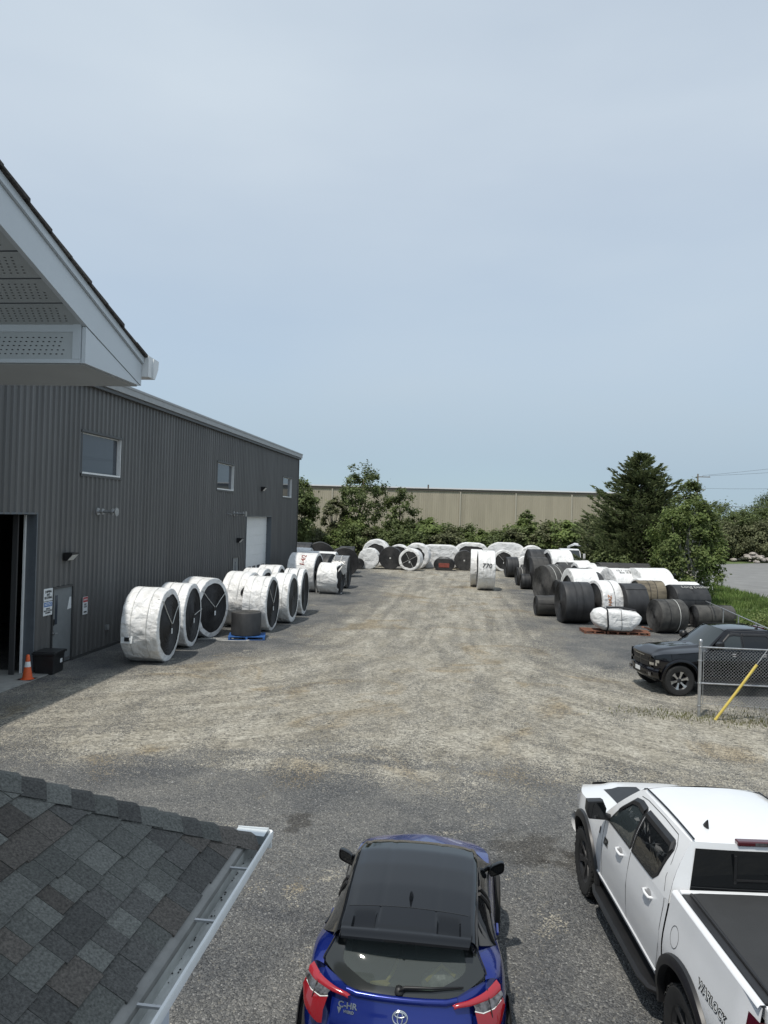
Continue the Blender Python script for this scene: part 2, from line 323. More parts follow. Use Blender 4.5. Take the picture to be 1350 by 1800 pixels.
# grassy verge east of the yard, road beyond it
def sheet(name, poly, z, mat): return tag(MB().add([(x, y, z) for x, y in poly], [tuple(range(len(poly)))]).build(name, mat), kind='structure')
sheet('grass_verge', [(12.6, 24), (21.6, 24), (21.6, 62), (22.4, 76), (26.4, 91), (34.1, 103.2), (43, 111.2), (72, 130), (150, 180), (150, 400), (-150, 400), (-150, 84), (-30, 84), (-22, 77.5), (8, 80.5), (12.5, 62), (14.5, 52), (13.2, 42)], .006, 'grassground')
sheet('road', [(21.2, -30), (21.2, 60), (22, 75), (26, 90), (33.8, 102.5), (42.8, 110.5), (70, 128), (130, 160), (140, 140), (80, 112), (50, 92), (38, 78), (33, 60), (32, -30)], .012, 'asphalt')
random.seed(11)
def blades(name, spots, mat, h0, h1, label, w=.012):
    mb = MB()
    for x, y in spots:
        a = random.uniform(0, 6.28); h = random.uniform(h0, h1); ww = w*random.uniform(.7, 1.4); dx, dy = math.cos(a)*ww, math.sin(a)*ww
        lx, ly = random.uniform(-.45, .45)*h, random.uniform(-.45, .45)*h
        mb.add([(x-dx, y-dy, 0), (x+dx, y+dy, 0), (x+lx*.4+dx*.6, y+ly*.4+dy*.6, h*.6), (x+lx, y+ly, h)], [(0, 1, 2), (0, 2, 3)])
    return tag(mb.build(name, mat), label, 'grass', kind='stuff')
sp = []
while len(sp) < 26000:
    y = random.uniform(27, 75); x0 = interp([(24, 12.4), (42, 13.0), (52, 14.3), (75, 14)], y); x = random.uniform(x0, 21.1)
    if nz(x*.5, y*.5) > -.45: sp.append((x, y))
blades('verge_grass', sp, 'grass', .12, .45, 'long green grass on the verge beside the road', .03)
sp = []
for i in range(2000):
    x = random.gauss(0, 1); y = random.gauss(0, 1)
    cxy = random.choice([(6.3, 20.4, .8, .35), (7.2, 20.4, .8, .4), (8.6, 20.9, .9, .7), (5.3, 20.6, .7, .3), (7.9, 20.2, .6, .3), (9.2, 21.2, .7, .6), (12.3, 30, .5, 3.5), (11.9, 36, .4, 2.5)])
    sp.append((cxy[0]+x*cxy[2], cxy[1]+y*cxy[3]))
blades('weed_grass', sp, 'drygrass', .03, .10, 'sparse weedy grass at the foot of the chain link fence', .01)
# loose stones on the near gravel
MT['pebble'] = M('gravel_stone', (.17, .17, .168), .85, var=.1, objrand=0)
def pebble_mat():
    m = bpy.data.materials.new('loose_stone'); m.use_nodes = True; n, l = m.node_tree.nodes, m.node_tree.links
    g_ = n.new('ShaderNodeNewGeometry'); r = n.new('ShaderNodeValToRGB'); l.new(g_.outputs['Random Per Island'], r.inputs[0])
    r.color_ramp.elements[0].color = (.07, .071, .073, 1); r.color_ramp.elements[1].color = (.36, .355, .34, 1); e = r.color_ramp.elements.new(.85); e.color = (.19, .188, .18, 1)
    l.new(r.outputs[0], n['Principled BSDF'].inputs['Base Color']); n['Principled BSDF'].inputs['Roughness'].default_value = .85; return m
MT['pebble'] = pebble_mat()
pb = MB()
for i in range(26000):
    y = 5.0+10.5*random.random()**1.5; hw = y*.62; x = random.uniform(-hw*1.05, hw*.95)
    r = random.uniform(.007, .017)*(1 if random.random() < .95 else 1.7); a = random.uniform(0, 6.28); q = random.uniform(.6, 1.0); h = r*random.uniform(.5, .9)
    c_, s_ = math.cos(a), math.sin(a)
    pb.add([(x+c_*r, y+s_*r, 0), (x-s_*r*q, y+c_*r*q, 0), (x-c_*r, y-s_*r, 0), (x+s_*r*q, y-c_*r*q, 0), (x+c_*r*.3, y+s_*r*.2, h)], [(0, 1, 4), (1, 2, 4), (2, 3, 4), (3, 0, 4)])
tag(pb.build('loose_gravel', 'pebble'), 'loose grey stones on the gravel yard', 'gravel', kind='stuff')

# ================================================================ CHARCOAL METAL BUILDING
WX = -12.93; Y0, Y1, EZ = 9.0, 55.7, 9.30
bld = thing('metal_workshop', 'tall charcoal ribbed metal industrial building along the left side', 'building', (WX, 0, 0))
OPEN = [(15.56, 21.06, -1, 4.83), (42.57, 48.09, -1, 4.81), (22.05, 23.30, -1, 2.53), (40.1, 41.3, -1, 2.53),
        (23.55, 26.36, 6.22, 7.62), (37.13, 39.9, 6.22, 7.62), (50.9, 53.55, 6.22, 7.62)]
PITCH = .3048
def rib(y):
    t = (y % PITCH)/PITCH
    return interp([(0, 0), (.52, 0), (.61, .048), (.85, .048), (.94, 0), (1, 0)], t)
panel_w = 3*PITCH; y = Y0
while y < Y1-1e-4:
    ye = min(y+panel_w, Y1); cuts = {y, ye}
    for o in OPEN:
        for q in o[:2]:
            if y < q < ye: cuts.add(q)
    cuts = sorted(cuts); mb = MB()
    for a, b_ in zip(cuts, cuts[1:]):
        mid = (a+b_)/2; blocks = sorted([(o[2], o[3]) for o in OPEN if o[0] <= mid <= o[1]])
        spans = []; z0 = .05
        for lo, hi in blocks:
            if lo > z0: spans.append((z0, lo))
            z0 = max(z0, hi)
        spans.append((z0, EZ))
        ysamp = {a, b_}; k0 = math.floor(a/PITCH)
        for k in range(k0, math.ceil(b_/PITCH)+1):
            for t in (.0, .52, .62, .84, .94):
                q = (k+t)*PITCH
                if a < q < b_: ysamp.add(q)
        ysamp = sorted(ysamp)
        for z0, z1 in spans: mb.grid([[(rib(q), q, z0) for q in ysamp], [(rib(q), q, z1) for q in ysamp]])
    mb.build('cladding_panel', 'cladding', bld); y = ye
# shell behind: end wall, back wall, roof
MB().box(-24, -.02, Y1-.06, Y1, 0, EZ).build('end_wall', 'charcoal', bld)
MB().box(-24, -23.9, Y0, Y1-.06, 0, EZ).build('back_wall', 'charcoal', bld)
MB().box(-23.9, -.02, Y0, Y0+.06, 0, EZ).build('end_wall', 'charcoal', bld)
MB().prism([(-24.3, EZ+.02), (.16, EZ+.02), (.16, EZ+.14), (-12, EZ+1.1), (-24.3, EZ+.14)], Y0-.3, Y1+.1, 'y').build('roof', 'greytrim', bld)
MB().box(.05, .20, Y0, Y1+.12, EZ-.10, EZ+.015).build('eave_trim', 'charcoal', bld)
et = MB().box(.165, .27, Y0, Y1+.14, EZ+.03, EZ+.33).build('eave_gutter', 'greytrim', bld)
MB().box(.27, .30, Y0, Y1+.14, EZ+.26, EZ+.345).build('gutter_lip', 'greytrim', et)
MB().box(.02, .07, Y1-.1, Y1+.03, .0, EZ-.11).build('corner_trim', 'charcoal', bld)
for a, b_ in ((Y0, 15.5), (21.1, 22.0), (23.35, 40.05), (41.35, 42.5), (48.15, Y1)): MB().box(-.03, .065, a, b_, 0, .10).build('base_trim', 'charcoal', bld)
# inside of the open bay
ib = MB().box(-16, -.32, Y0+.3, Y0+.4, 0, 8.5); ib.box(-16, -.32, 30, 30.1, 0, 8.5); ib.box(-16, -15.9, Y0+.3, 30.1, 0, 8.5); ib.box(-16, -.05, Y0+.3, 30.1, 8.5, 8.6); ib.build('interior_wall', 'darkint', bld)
MB().box(-15.8, .55, Y0+.5, 21.3, .002, .03).build('concrete_slab', 'concrete', bld)
def opening_reveal(y0, y1, z1, d=.28):
    mb = MB().box(-d, .045, y1-.004, y1+.05, 0, z1); mb.box(-d, .045, y0-.05, y0+.004, 0, z1); mb.box(-d, .045, y0-.05, y1+.05, z1-.004, z1+.05)
    return mb.build('door_reveal', 'reveal', bld)
opening_reveal(15.56, 21.06, 4.83); opening_reveal(42.57, 48.09, 4.81)
# open bay door tracks
MB().box(-.33, -.28, 20.98, 21.05, 0, 4.8).build('door_track', 'white', bld)
MB().box(-.5, -.34, 20.7, 20.76, 0, 4.9).build('door_track', 'darkint', bld)
# sectional overhead door
od = MB().box(-.31, -.29, 42.6, 48.07, .02, 4.8).build('overhead_door', 'white', bld)
for i in range(8):
    z0 = .03+i*.598; MB().box(-.288, -.268, 42.6, 48.07, z0, z0+.575).build('door_section', 'white', od)
for k in range(5):
    y0 = 43.05+k*1.0; o_ = MB().box(-.266, -.258, y0-.03, y0+.63, 1.22, 1.72).build('door_light', 'charcoal', od); MB().box(-.257, -.252, y0+.02, y0+.58, 1.27, 1.67).build('pane', 'glass', o_)
# windows
for y0, y1 in ((23.55, 26.36), (37.13, 39.9), (50.9, 53.55)):
    w = MB(); w.box(-.17, -.06, y0, y0+.05, 6.22, 7.62); w.box(-.17, .044, y1-.045, y1, 6.22, 7.62); w.box(-.17, .044, y0+.05, y1-.05, 6.22, 6.28); w.box(-.17, -.06, y0+.05, y1-.05, 7.585, 7.62)
    f = w.build('window', 'white', bld); MB().box(-.12, -.10, y0+.05, y1-.05, 6.28, 7.585).build('pane', 'glass', f)
    MB().box(.046, .075, y0-.08, y1+.08, 7.625, 7.70).build('head_flashing', 'charcoal', f)
    s_ = MB().box(.046, .06, y0-.06, y0-.004, 6.15, 7.62); s_.box(.046, .06, y1+.004, y1+.06, 6.15, 7.62); s_.box(.046, .062, y0-.06, y1+.06, 6.13, 6.215); s_.build('jamb_flashing', 'charcoal', f)
# personnel doors
def man_door(y0, y1, near):
    d = MB(); d.box(-.05, .055, y0, y0+.05, 0, 2.52); d.box(-.05, .055, y1-.05, y1, 0, 2.52); d.box(-.05, .055, y0+.05, y1-.05, 2.46, 2.52)
    fr = d.build('personnel_door', 'charcoal', bld)
    leaf = MB().box(-.04, .012, y0+.055, y1-.055, .04, 2.455).build('door_leaf', 'doorgrey', fr); bevel(leaf, .006)
    if near:
        MB().box(.013, .02, y0+.2, y0+.335, 1.32, 2.25).build('vision_panel', 'glass', fr)
        h = MB(); h.tube([(.012, y0+.14, 1.05), (.07, y0+.14, 1.05), (.075, y0+.27, 1.045)], .014); h.box(.013, .02, y0+.10, y0+.18, .98, 1.12); h.build('lever_handle', 'steel', fr)
        MB().box(.013, .03, y0+.09, y0+.17, 1.30, 1.5).build('keypad', 'black', fr)
        MB().prism([(y1-.32, 1.72), (y1-.08, 1.74), (y1-.1, 2.12), (y1-.2, 2.12)], .013, .017, 'x').build('notice_sheet', 'paper', fr)
        MB().box(.013, .022, y0+.06, y1-.06, .10, .16).build('kick_strip', 'steel', fr)
    else: MB().box(.013, .02, y0+.5, y0+.7, 1.3, 2.25).build('vision_panel', 'glass', fr)
man_door(22.05, 23.30, True); man_door(40.1, 41.3, False)
# exhaust flues poking from the wall
for y_, z_, L_ in ((24.7, 4.95, .72), (40.0, 4.97, .72)):
    v = thing('flue_vent', 'galvanised flue pipe jutting from the wall below the nearest window' if y_ < 30 else 'galvanised flue pipe jutting from the wall near the white overhead door', 'vent', (WX+.04, y_, z_), 0, 'flue pipes on the charcoal wall')
    MB().tube([(0, 0, 0), (L_*.95, 0, 0)], .055, 14).build('pipe', 'galv', v, 40)
    for a, r in ((.02, .13), (.2, .105), (L_*.78, .12), (L_*.98, .15)): MB().tube([(a, 0, 0), (a+.03, 0, 0)], r, 18).build('flange', 'galv', v, 40)
MB().tube([(0, 0, 0), (.28, 0, -.06)], .03, 10).build('pipe_stub', 'galv', bld, 40, loc=(.03, 38.9, 4.97))
# wall packs
for y_, z_, lab in ((22.8, 3.46, 'small black wall pack light above the grey door'), (45.5, 6.55, 'black wall pack light between the two far windows'), (40.9, 3.45, 'black wall pack light beside the white overhead door')):
    w = thing('wall_light', lab, 'wall light', (WX+.04, y_, z_), 0, 'wall lights on the charcoal building')
    MB().prism([(0, .14), (.30, .14), (.30, .08), (.12, -.12), (0, -.12)], -.2, .2, 'y').build('housing', 'black', w)
    MB().add([(.302, -.18, .075), (.302, .18, .075), (.135, .18, -.11), (.135, -.18, -.11)], [(0, 1, 2, 3)]).build('lens', 'lens', w)
# outlet box
ob = thing('outlet_box', 'small grey electrical outlet box low on the charcoal wall', 'outlet', (WX+.045, 25.62, .75))
MB().box(0, .07, -.09, .09, -.09, .09).build('box', 'galv', ob); MB().box(.07, .085, -.06, .06, -.07, .07).build('cover', 'greytrim', ob)
# signs by the door
def onwall(s, size, y, z, mat, par, xs=1.0, bold=0.0):
    mb = text_mb(s, size, .0015, bold=bold, xs=xs); place(mb, Matrix(((0, 0, 1, .0155), (1, 0, 0, y), (0, 1, 0, z), (0, 0, 0, 1)))); return mb.build('lettering', mat, par)
def sign(name, label, y0, y1, z0, z1): 
    t = thing(name, label, 'sign', (WX+.045, (y0+y1)/2, (z0+z1)/2)); w, h = (y1-y0)/2, (z1-z0)/2
    bevel(MB().box(0, .012, -w, w, -h, h).build('panel', 'paper', t), .004); return t, w, h
t, w, h = sign('door_sign', 'white sign with three dark green lines beside the grey door', 21.53, 22.02, 2.13, 2.52)
onwall('SHIPPING\nAND\nRECEIVING', .105, 0, .0, 'ink', t, .8, .002)
t, w, h = sign('notice_sign', 'white notice sign with blue header below the dark lettered sign', 21.53, 22.02, 1.68, 2.11)
MB().box(.0125, .0145, -w+.02, w-.02, .06, h-.02).build('header', 'signblue', t)
onwall('NOTICE', .125, 0, .127, 'paper', t, .85, .002); onwall('VISITORS\nREPORT TO OFFICE\nON ARRIVAL', .068, 0, -.07, 'ink', t, .75, .001)
t, w, h = sign('warning_sign', 'narrow white sign with red header right of the grey door', 23.9, 24.22, 1.42, 2.02)
MB().box(.0125, .0145, -w+.01, w-.01, .12, h-.01).build('header', 'signred', t)
onwall('DANGER', .075, 0, .205, 'paper', t, .85, .001); onwall('KEEP\nCLEAR', .085, 0, -.0, 'ink', t, .8, .001); MB().box(.0125, .0145, -.1, .1, -.24, -.19).build('bar', 'ink', t)

# cone and tote by the bay
c_ = thing('traffic_cone', 'orange traffic cone with white collar at the open bay corner', 'traffic cone', (-12.60, 20.35, .0))
MB().lathe([(0, .0), (.19, 0), (.19, .03), (.145, .035), (.09, .38), (.088, .385)], 24).build('lower_cone', 'orange', c_, 40)
MB().lathe([(.0885, .384), (.07, .53), (.068, .535)], 24).build('collar', 'white', c_, 40)
MB().lathe([(.067, .536), (.045, .72), (.03, .735), (.0, .735)], 24).build('tip', 'orange', c_, 40)
bevel(MB().box(-.22, .22, -.22, .22, .004, .03).build('base', 'black', c_), .01)
b_ = thing('storage_tote', 'black plastic storage tote with lid in front of the grey door', 'tote', (-12.55, 21.4, 0), rad(6))
bd = MB(); bd.grid([[(sx*(.27+k*.05), sy*(.35+k*.06), z_) for sx, sy in ((-1,-1),(1,-1),(1,1),(-1,1))] for k, z_ in ((0, .01), (.6, .55), (1, .62))], True); bd.f.append((0, 1, 2, 3))
bevel(bd.build('body', 'bin', b_), .02)
for q in (-.36, .37): bevel(MB().box(-.35, .35, q-.005 if q > 0 else -.44, .44 if q > 0 else q, .60, .66).build('rim', 'bin', b_), .012)
bevel(MB().box(-.35, .35, -.35, .36, .61, .68).build('lid', 'bin', b_), .02)
MB().box(.306, .311, .05, .2, .3, .42).build('label_patch', 'paper', b_)

# ================================================================ TAN WAREHOUSE FAR BEHIND
wh = thing('tan_warehouse', 'long tan metal warehouse behind the hedge', 'warehouse', (0, 103, 0))
x = -34.0; TH = 8.75
while x < 26:
    xe = min(x+.914, 26); mb = MB(); rows = []
    q = x; prof = []
    while q < xe-1e-6:
        prof += [(q, 0), (q+.19, 0), (q+.215, -.03), (q+.265, -.03), (q+.29, 0)]; q += .3047
    prof.append((xe, 0)); prof = [p for p in prof if p[0] <= xe+1e-6]
    mb.grid([[(p[0], p[1], 0) for p in prof], [(p[0], p[1], TH) for p in prof]]).build('cladding_panel', 'tan', wh); x = xe
MB().box(-34, 26, .05, 30, 0, TH-.1).build('core_wall', 'tan', wh)
MB().box(-34.2, 26.2, -.12, -.035, TH-.02, TH+.28).build('eave_trim', 'browntrim', wh)
MB().prism([(-.2, TH+.285), (15, TH+1.1), (30, TH+.285)], -34.3, 26.3, 'x').build('roof', 'greytrim', wh)
for xx in (-26.6, -18.9, -11.2, -.9 - 2.6+2.6, 6.7, 14.2, 21.8): MB().box(xx-.09, xx+.09, -.13, -.036, 0, TH-.03).build('downspout', 'tantrim', wh)
for i in range(28):
    rx = -33.7+i*2.2; MB().box(rx, rx+2.1, -.16, -.125, TH+.29, TH+.33).build('snow_guard', 'tantrim', wh)
MB().box(-5.6, -5.4, 2, 2.2, TH+.2, TH+.95).build('roof_vent', 'browntrim', wh)
# ================================================================ CONVEYOR BELT ROLLS
def tarp_mat(name, c, dirt=(.42, .41, .38)):
    m = bpy.data.materials.new(name); m.use_nodes = True; n, l = m.node_tree.nodes, m.node_tree.links; b = n['Principled BSDF']
    b.inputs['Roughness'].default_value = .42; b.inputs['Specular IOR Level'].default_value = .4
    tc = n.new('ShaderNodeTexCoord'); oi = n.new('ShaderNodeObjectInfo'); ad = n.new('ShaderNodeVectorMath'); ad.operation = 'ADD'; sc = n.new('ShaderNodeVectorMath'); sc.operation = 'SCALE'
    sc.inputs[0].default_value = (37, 19, 29); l.new(oi.outputs['Random'], sc.inputs['Scale']); l.new(tc.outputs['Object'], ad.inputs[0]); l.new(sc.outputs[0], ad.inputs[1])
    def nn(s, d, ds=0, rg=.6):
        x = n.new('ShaderNodeTexNoise'); x.inputs['Scale'].default_value = s; x.inputs['Detail'].default_value = d; x.inputs['Distortion'].default_value = ds; x.inputs['Roughness'].default_value = rg; l.new(ad.outputs[0], x.inputs['Vector']); return x.outputs['Fac']
    r = n.new('ShaderNodeValToRGB'); l.new(nn(1.6, 7, .8), r.inputs[0]); e = r.color_ramp.elements
    e[0].position = .26; e[0].color = col4(dirt); e[1].position = .44; e[1].color = col4(c); l.new(r.outputs[0], b.inputs['Base Color'])
    # creased film: broad slack swells plus thin sharp folds between flat facets
    vd = n.new('ShaderNodeVectorMath'); vd.operation = 'ADD'; l.new(ad.outputs[0], vd.inputs[0])
    nc = n.new('ShaderNodeTexNoise'); nc.inputs['Scale'].default_value = 2.0; nc.inputs['Detail'].default_value = 3; l.new(ad.outputs[0], nc.inputs['Vector'])
    sc2 = n.new('ShaderNodeVectorMath'); sc2.operation = 'SCALE'; sc2.inputs['Scale'].default_value = .55; l.new(nc.outputs['Color'], sc2.inputs[0]); l.new(sc2.outputs[0], vd.inputs[1])
    def facet(sc_, st):
        mp = n.new('ShaderNodeMapping'); mp.inputs['Scale'].default_value = st; l.new(vd.outputs[0], mp.inputs[0])
        v = n.new('ShaderNodeTexVoronoi'); v.feature = 'F1'; v.distance = 'MANHATTAN'; v.inputs['Scale'].default_value = sc_; l.new(mp.outputs[0], v.inputs['Vector']); return v.outputs['Distance']
    def madd(a_, k_, b2):
        x = n.new('ShaderNodeMath'); x.operation = 'MULTIPLY_ADD'; l.new(a_, x.inputs[0]); x.inputs[1].default_value = k_
        if b2 is None: x.inputs[2].default_value = 0
        else: l.new(b2, x.inputs[2])
        return x.outputs[0]
    h_ = madd(nn(1.1, 2, .4, .5), 1.0, None); h_ = madd(facet(2.6, (1.0, .7, .7)), .34, h_); h_ = madd(facet(6.5, (.6, 1, 1)), .10, h_)
    bp = n.new('ShaderNodeBump'); bp.inputs['Strength'].default_value = .8; bp.inputs['Distance'].default_value = .15; l.new(h_, bp.inputs['Height']); l.new(bp.outputs[0], b.inputs['Normal'])
    return m
MT['tarp'] = tarp_mat('white_woven_wrap', (.74, .74, .73))
MT['tarpdirty'] = tarp_mat('dusty_white_wrap', (.66, .65, .62), (.36, .34, .30))
MT['clearwrap'] = M('clear_stretch_film', (.19, .195, .2), .22, var=.5, vscale=6, bump=.02, bscale=9)
MT['rubber'] = M('black_rubber_belt', (.022, .023, .025), .55, var=.35, vscale=2.5, c2=(.045, .046, .048), stretch=(1, .4, .4), rvar=.1)
MT['rubberdusty'] = M('dusty_rubber_belt', (.026, .026, .026), .66, var=.3, vscale=2.2, c2=(.060, .058, .054), stretch=(.5, 1, 1))
MT['rubbertan'] = M('mud_caked_belt', (.07, .06, .045), .8, vscale=1.8, var=.3, c2=(.26, .22, .155), stretch=(.5, 1.6, 1.6))
MT['rubberold'] = M('old_grey_belt', (.036, .036, .035), .7, var=.3, vscale=2.5, c2=(.085, .082, .075), stretch=(1, 1, 1))
MT['coil'] = M('belt_coil_edge', (.016, .016, .017), .68, var=.3, vscale=3, c2=(.035, .035, .036))
MT['coilgrey'] = M('dusty_coil_edge', (.04, .04, .04), .8, var=.3, vscale=3, c2=(.08, .078, .074))
MT['strapwhite'] = M('white_strapping', (.55, .55, .52), .5)
MT['strapblack'] = M('black_strapping', (.01, .01, .012), .5)
MT['rust'] = M('rust_red_core', (.22, .055, .04), .75, var=.3, vscale=8)
MT['palletblue'] = M('blue_pallet_paint', (.03, .11, .32), .7, var=.25, vscale=6)
MT['palletbrown'] = M('red_brown_wood', (.20, .085, .05), .85, var=.35, vscale=5)
MT['marker'] = M('orange_marker', (.55, .22, .05), .7)
MT['markred'] = M('faded_red_marker', (.5, .2, .17), .7)

def outline(n, R, a):
    """stadium outline: half-length a of flat part, radius R ; centre at z=R"""
    pts = []
    for i in range(n):
        t = 2*math.pi*i/n; ca, sa = math.cos(t), math.sin(t)
        pts.append((R*ca+(a if ca > 1e-6 else -a if ca < -1e-6 else 0), R*sa))
    return pts
def coil_face(R, a, side, W, rings=22, depth=.012, seed=0, hole=.07, bulge=0.0):
    """edge-on belt windings, as concentric ridges on the end of the roll"""
    mb = MB(); rows = []; n = 56; rnd = random.Random(seed)
    for k in range(rings*2+1):
        f = k/(rings*2); r = lerp(hole, R, f); x = side*(W/2+(depth if k % 2 else -depth)*rnd.uniform(.4, 1)+bulge*(1-f)**1.5)
        rows.append([(x, p[0], R_off+p[1]) for R_off in (R,) for p in outline(n, r, a)])
    mb.grid(rows, True); return mb
def wrap_mesh(R, W, a, seed, rim0=.16, rim1=.16, wr=.028, folds=1.0, torn=0.0, cover=None):
    """white woven wrap: tread plus the skirt folded round onto each end"""
    n = 80; rnd = random.Random(seed); prof = []
    Rr = R+.012
    def skirt(side, rim):
        out = []
        if rim >= 1: ks = [0.0, .1, .25, .4, .55, .7, .85, .96]
        else: ks = [1-rim, 1-rim*.6, 1-rim*.25, .985]
        for f in ks: out.append((side*(W/2+.022+(.0 if f > .95 else .012)), f))
        return out
    left = skirt(-1, rim0); right = skirt(1, rim1)[::-1]
    mid = [(-W/2-.004, 1.0)]+[(lerp(-W/2+.03, W/2-.03, i/9), 1.004) for i in range(10)]+[(W/2+.004, 1.0)]
    prof = left+mid+right; rows = []
    base = outline(n, 1.0, 0)
    for x, f in prof:
        row = []
        for i, (cy, cz) in enumerate(base):
            t = 2*math.pi*i/n; on_tread = abs(x) < W/2
            w = wr*.62*(nz(x*1.6+seed*3.1, cy*2.2*R, cz*2.2*R)*1.2+folds*.7*nz(x*.8+seed, t*7))
            if not on_tread: w *= .55
            r = Rr*f+w*(1 if f > .5 else .3)
            xx = x
            if not on_tread: xx = x+math.copysign(abs(w)*.9+.0*f, x)
            if f < .95 and f > .3 and (rim0 < 1 or rim1 < 1): r += .05*R*nz(t*2.2+seed*1.7, 3.3*math.copysign(1, x))*(1-f)/.2
            if torn and x > W*.28: 
                tt = nz(t*1.6+seed, 7.7); xx = x-max(0, tt)*torn*(x-W*.28)/(W*.22)
            yy = r*cy+(a if cy > 1e-6 else -a if cy < -1e-6 else 0); zz = R+r*cz
            if zz < .006: zz = .006
            row.append((xx, yy, zz))
        rows.append(row)
    mb = MB().grid(rows, True)
    return mb
def ring_strap(R, a, x, w=.035, t=.006):
    mb = MB(); n = 56; o = outline(n, R+t, a)
    rows = [[(x-w/2, p[0], R+p[1]) for p in o], [(x+w/2, p[0], R+p[1]) for p in o]]
    rows = [[(v[0], v[1], max(v[2], .004)) for v in r] for r in rows]; return mb.grid(rows, True)
NROLL = [0]; GL_NAME = 'wrapped belt rolls along the charcoal wall'
MT['tapeseam'] = M('tape_seam', (.50, .50, .48), .5, var=.2)
def roll(label, x, y, D, W, az=0.0, style='bare', face=1, a=0.0, z=0.0, group=None, mat=None, rim=(.16, .16), straps=None, ystraps=0, torn=0.0, wr=.028, lean=0.0, coil='coil', ring=2, core='black', bulge=0.0, tiltface=0):
    NROLL[0] += 1; seed = NROLL[0]; R = D/2
    nm = 'wrapped_belt_roll' if style == 'wrap' else 'film_wrapped_belt_roll' if style == 'film' else 'bare_belt_roll'
    t = thing(nm, label, 'belt roll', (x, y, z), rad(az), group); rnd = random.Random(seed*7+1)
    if lean: t.rotation_euler = (0, rad(lean), rad(az))
    if style == 'wrap':
        wrap_mesh(R, W, a, seed, rim[0], rim[1], wr, torn=torn).build('white_wrap', mat or 'tarp', t, 50)
        for side, rm in ((-1, rim[0]), (1, rim[1])):
            if rm < 1:
                cf = coil_face(R*.985, a, side, W, seed=seed, bulge=bulge).build('coil_face', coil, t, 35)
                cf.location = (0, 0, R*.015)
                sx = side*(W/2+.02+bulge); c_ = MB()
                c_.prism([(-.09-a, R-.09), (.09+a, R-.09), (.09+a, R+.09), (-.09-a, R+.09)], side*(W/2-.10), sx, 'x').build('core', core, t)
                MB().box(min(sx, sx+side*.012), max(sx, sx+side*.012), -.045, .045, R-.30, R-.12).build('paper_tag', 'paper', t) if ystraps else None
                if ystraps:
                    for q in range(ystraps):
                        an = rnd.uniform(0, 6.28) if ystraps != 2 else (2.2 if q else .75)+rnd.uniform(-.2, .2)
                        if ystraps == 4: an = q*math.pi/2+.5
                        pts = [(sx+side*.012, .05*math.cos(an), R+.05*math.sin(an)), (side*(W/2+.045+bulge*.3), .5*R*math.cos(an), R+.5*R*math.sin(an)), (side*(W/2+.05), .97*R*math.cos(an), R+.97*R*math.sin(an)), (side*(W/2-.1), 1.03*R*math.cos(an), R+1.03*R*math.sin(an))]
                        MB().tube(pts, .014, 6).build('strap', 'strapwhite', t)
        for s_ in ((-.42, .46) if group == GL_NAME else ()): ring_strap(R+.016, a, (s_+rnd.uniform(-.08, .08))*W/2, .018, .012).build('tape_seam', 'tapeseam', t)
        for s_ in (straps or []): ring_strap(R+.03, a, s_*W/2, .022).build('strap', 'strapblack', t)
    else:
        n = 64; rows = []; bv = min(.03, R*.05)
        prof = [(-W/2, R-bv), (-W/2+bv*.4, R-bv*.3), (-W/2+bv, R)]+[(lerp(-W/2+bv, W/2-bv, k/6), R) for k in range(1, 6)]+[(W/2-bv, R), (W/2-bv*.4, R-bv*.3), (W/2, R-bv)]
        for xx, r in prof:
            row = []
            for i, (py, pz) in enumerate(outline(n, r, a)):
                th = 2*math.pi*i/n; sp = -.014*(i/n)
                row.append((xx, py*(1+sp/R), max(R+pz*(1+sp/R)+.004*nz(xx*2+seed, th), .004)))
            rows.append(row)
        MB().grid(rows, True).build('outer_belt', mat or ('rubber' if style == 'bare' else 'clearwrap'), t, 50)
        for side in (-1, 1):
            cf = coil_face(R*.975, a, side, W-.01, seed=seed, rings=max(8, int(R*20)), bulge=bulge if side == face else 0).build('coil_face', coil, t, 35); cf.location = (0, 0, R*.025)
            sx = side*(W/2+.012); MB().prism([(-.07-a, R-.07), (.07+a, R-.07), (.07+a, R+.07), (-.07-a, R+.07)], side*(W/2-.1), sx, 'x').build('core', core, t)
        # loose end of the belt lying on the winding
        an = rnd.uniform(.5, 2.6); fl = MB(); rr = []
        for k in range(5):
            th = an+k*.09; rr.append([(xx, (R+.016)*math.cos(th)+(a if math.cos(th) > 0 else -a), R+(R+.016)*math.sin(th)) for xx in (-W/2+.01, W/2-.01)])
        rr.append([(v[0], v[1]*.985, R+(v[2]-R)*.985) for v in rr[-1]]); fl.grid(rr).build('belt_end', mat or 'rubber', t)
        for k in range(ring):
            xs_ = lerp(-W*.3, W*.3, (k+.5)/ring)+rnd.uniform(-.05, .05); ring_strap(R+.004, a, xs_, .028).build('strap', 'strapwhite' if rnd.random() < .35 else 'strapblack', t)
    return t
def script_on(t, s, size, R, x, th, mat, rot=0, xs=1.0, thick=.004):
    """hand lettering wrapped round the tread at angle th (0 = facing -y side up to pi/2 = top)"""
    mb = text_mb(s, size, .001, shear=.15, bold=thick, xs=xs); out = []
    for v in mb.v:
        u, w_ = (v[0], v[1]) if not rot else (-v[1], v[0])
        a_ = math.pi-th-w_/R; rr = R+.055
        out.append((x+u, rr*math.cos(a_), R+rr*math.sin(a_)))
    mb.v = out; return mb.build('lettering', mat, t)
GL = 'wrapped belt rolls along the charcoal wall'
L1 = roll('nearest big white wrapped roll by the charcoal wall, heavily wrinkled', -10.45, 24.0, 2.42, 1.15, 4, 'wrap', rim=(.17, .17), ystraps=2, group=GL, wr=.05, bulge=.09)
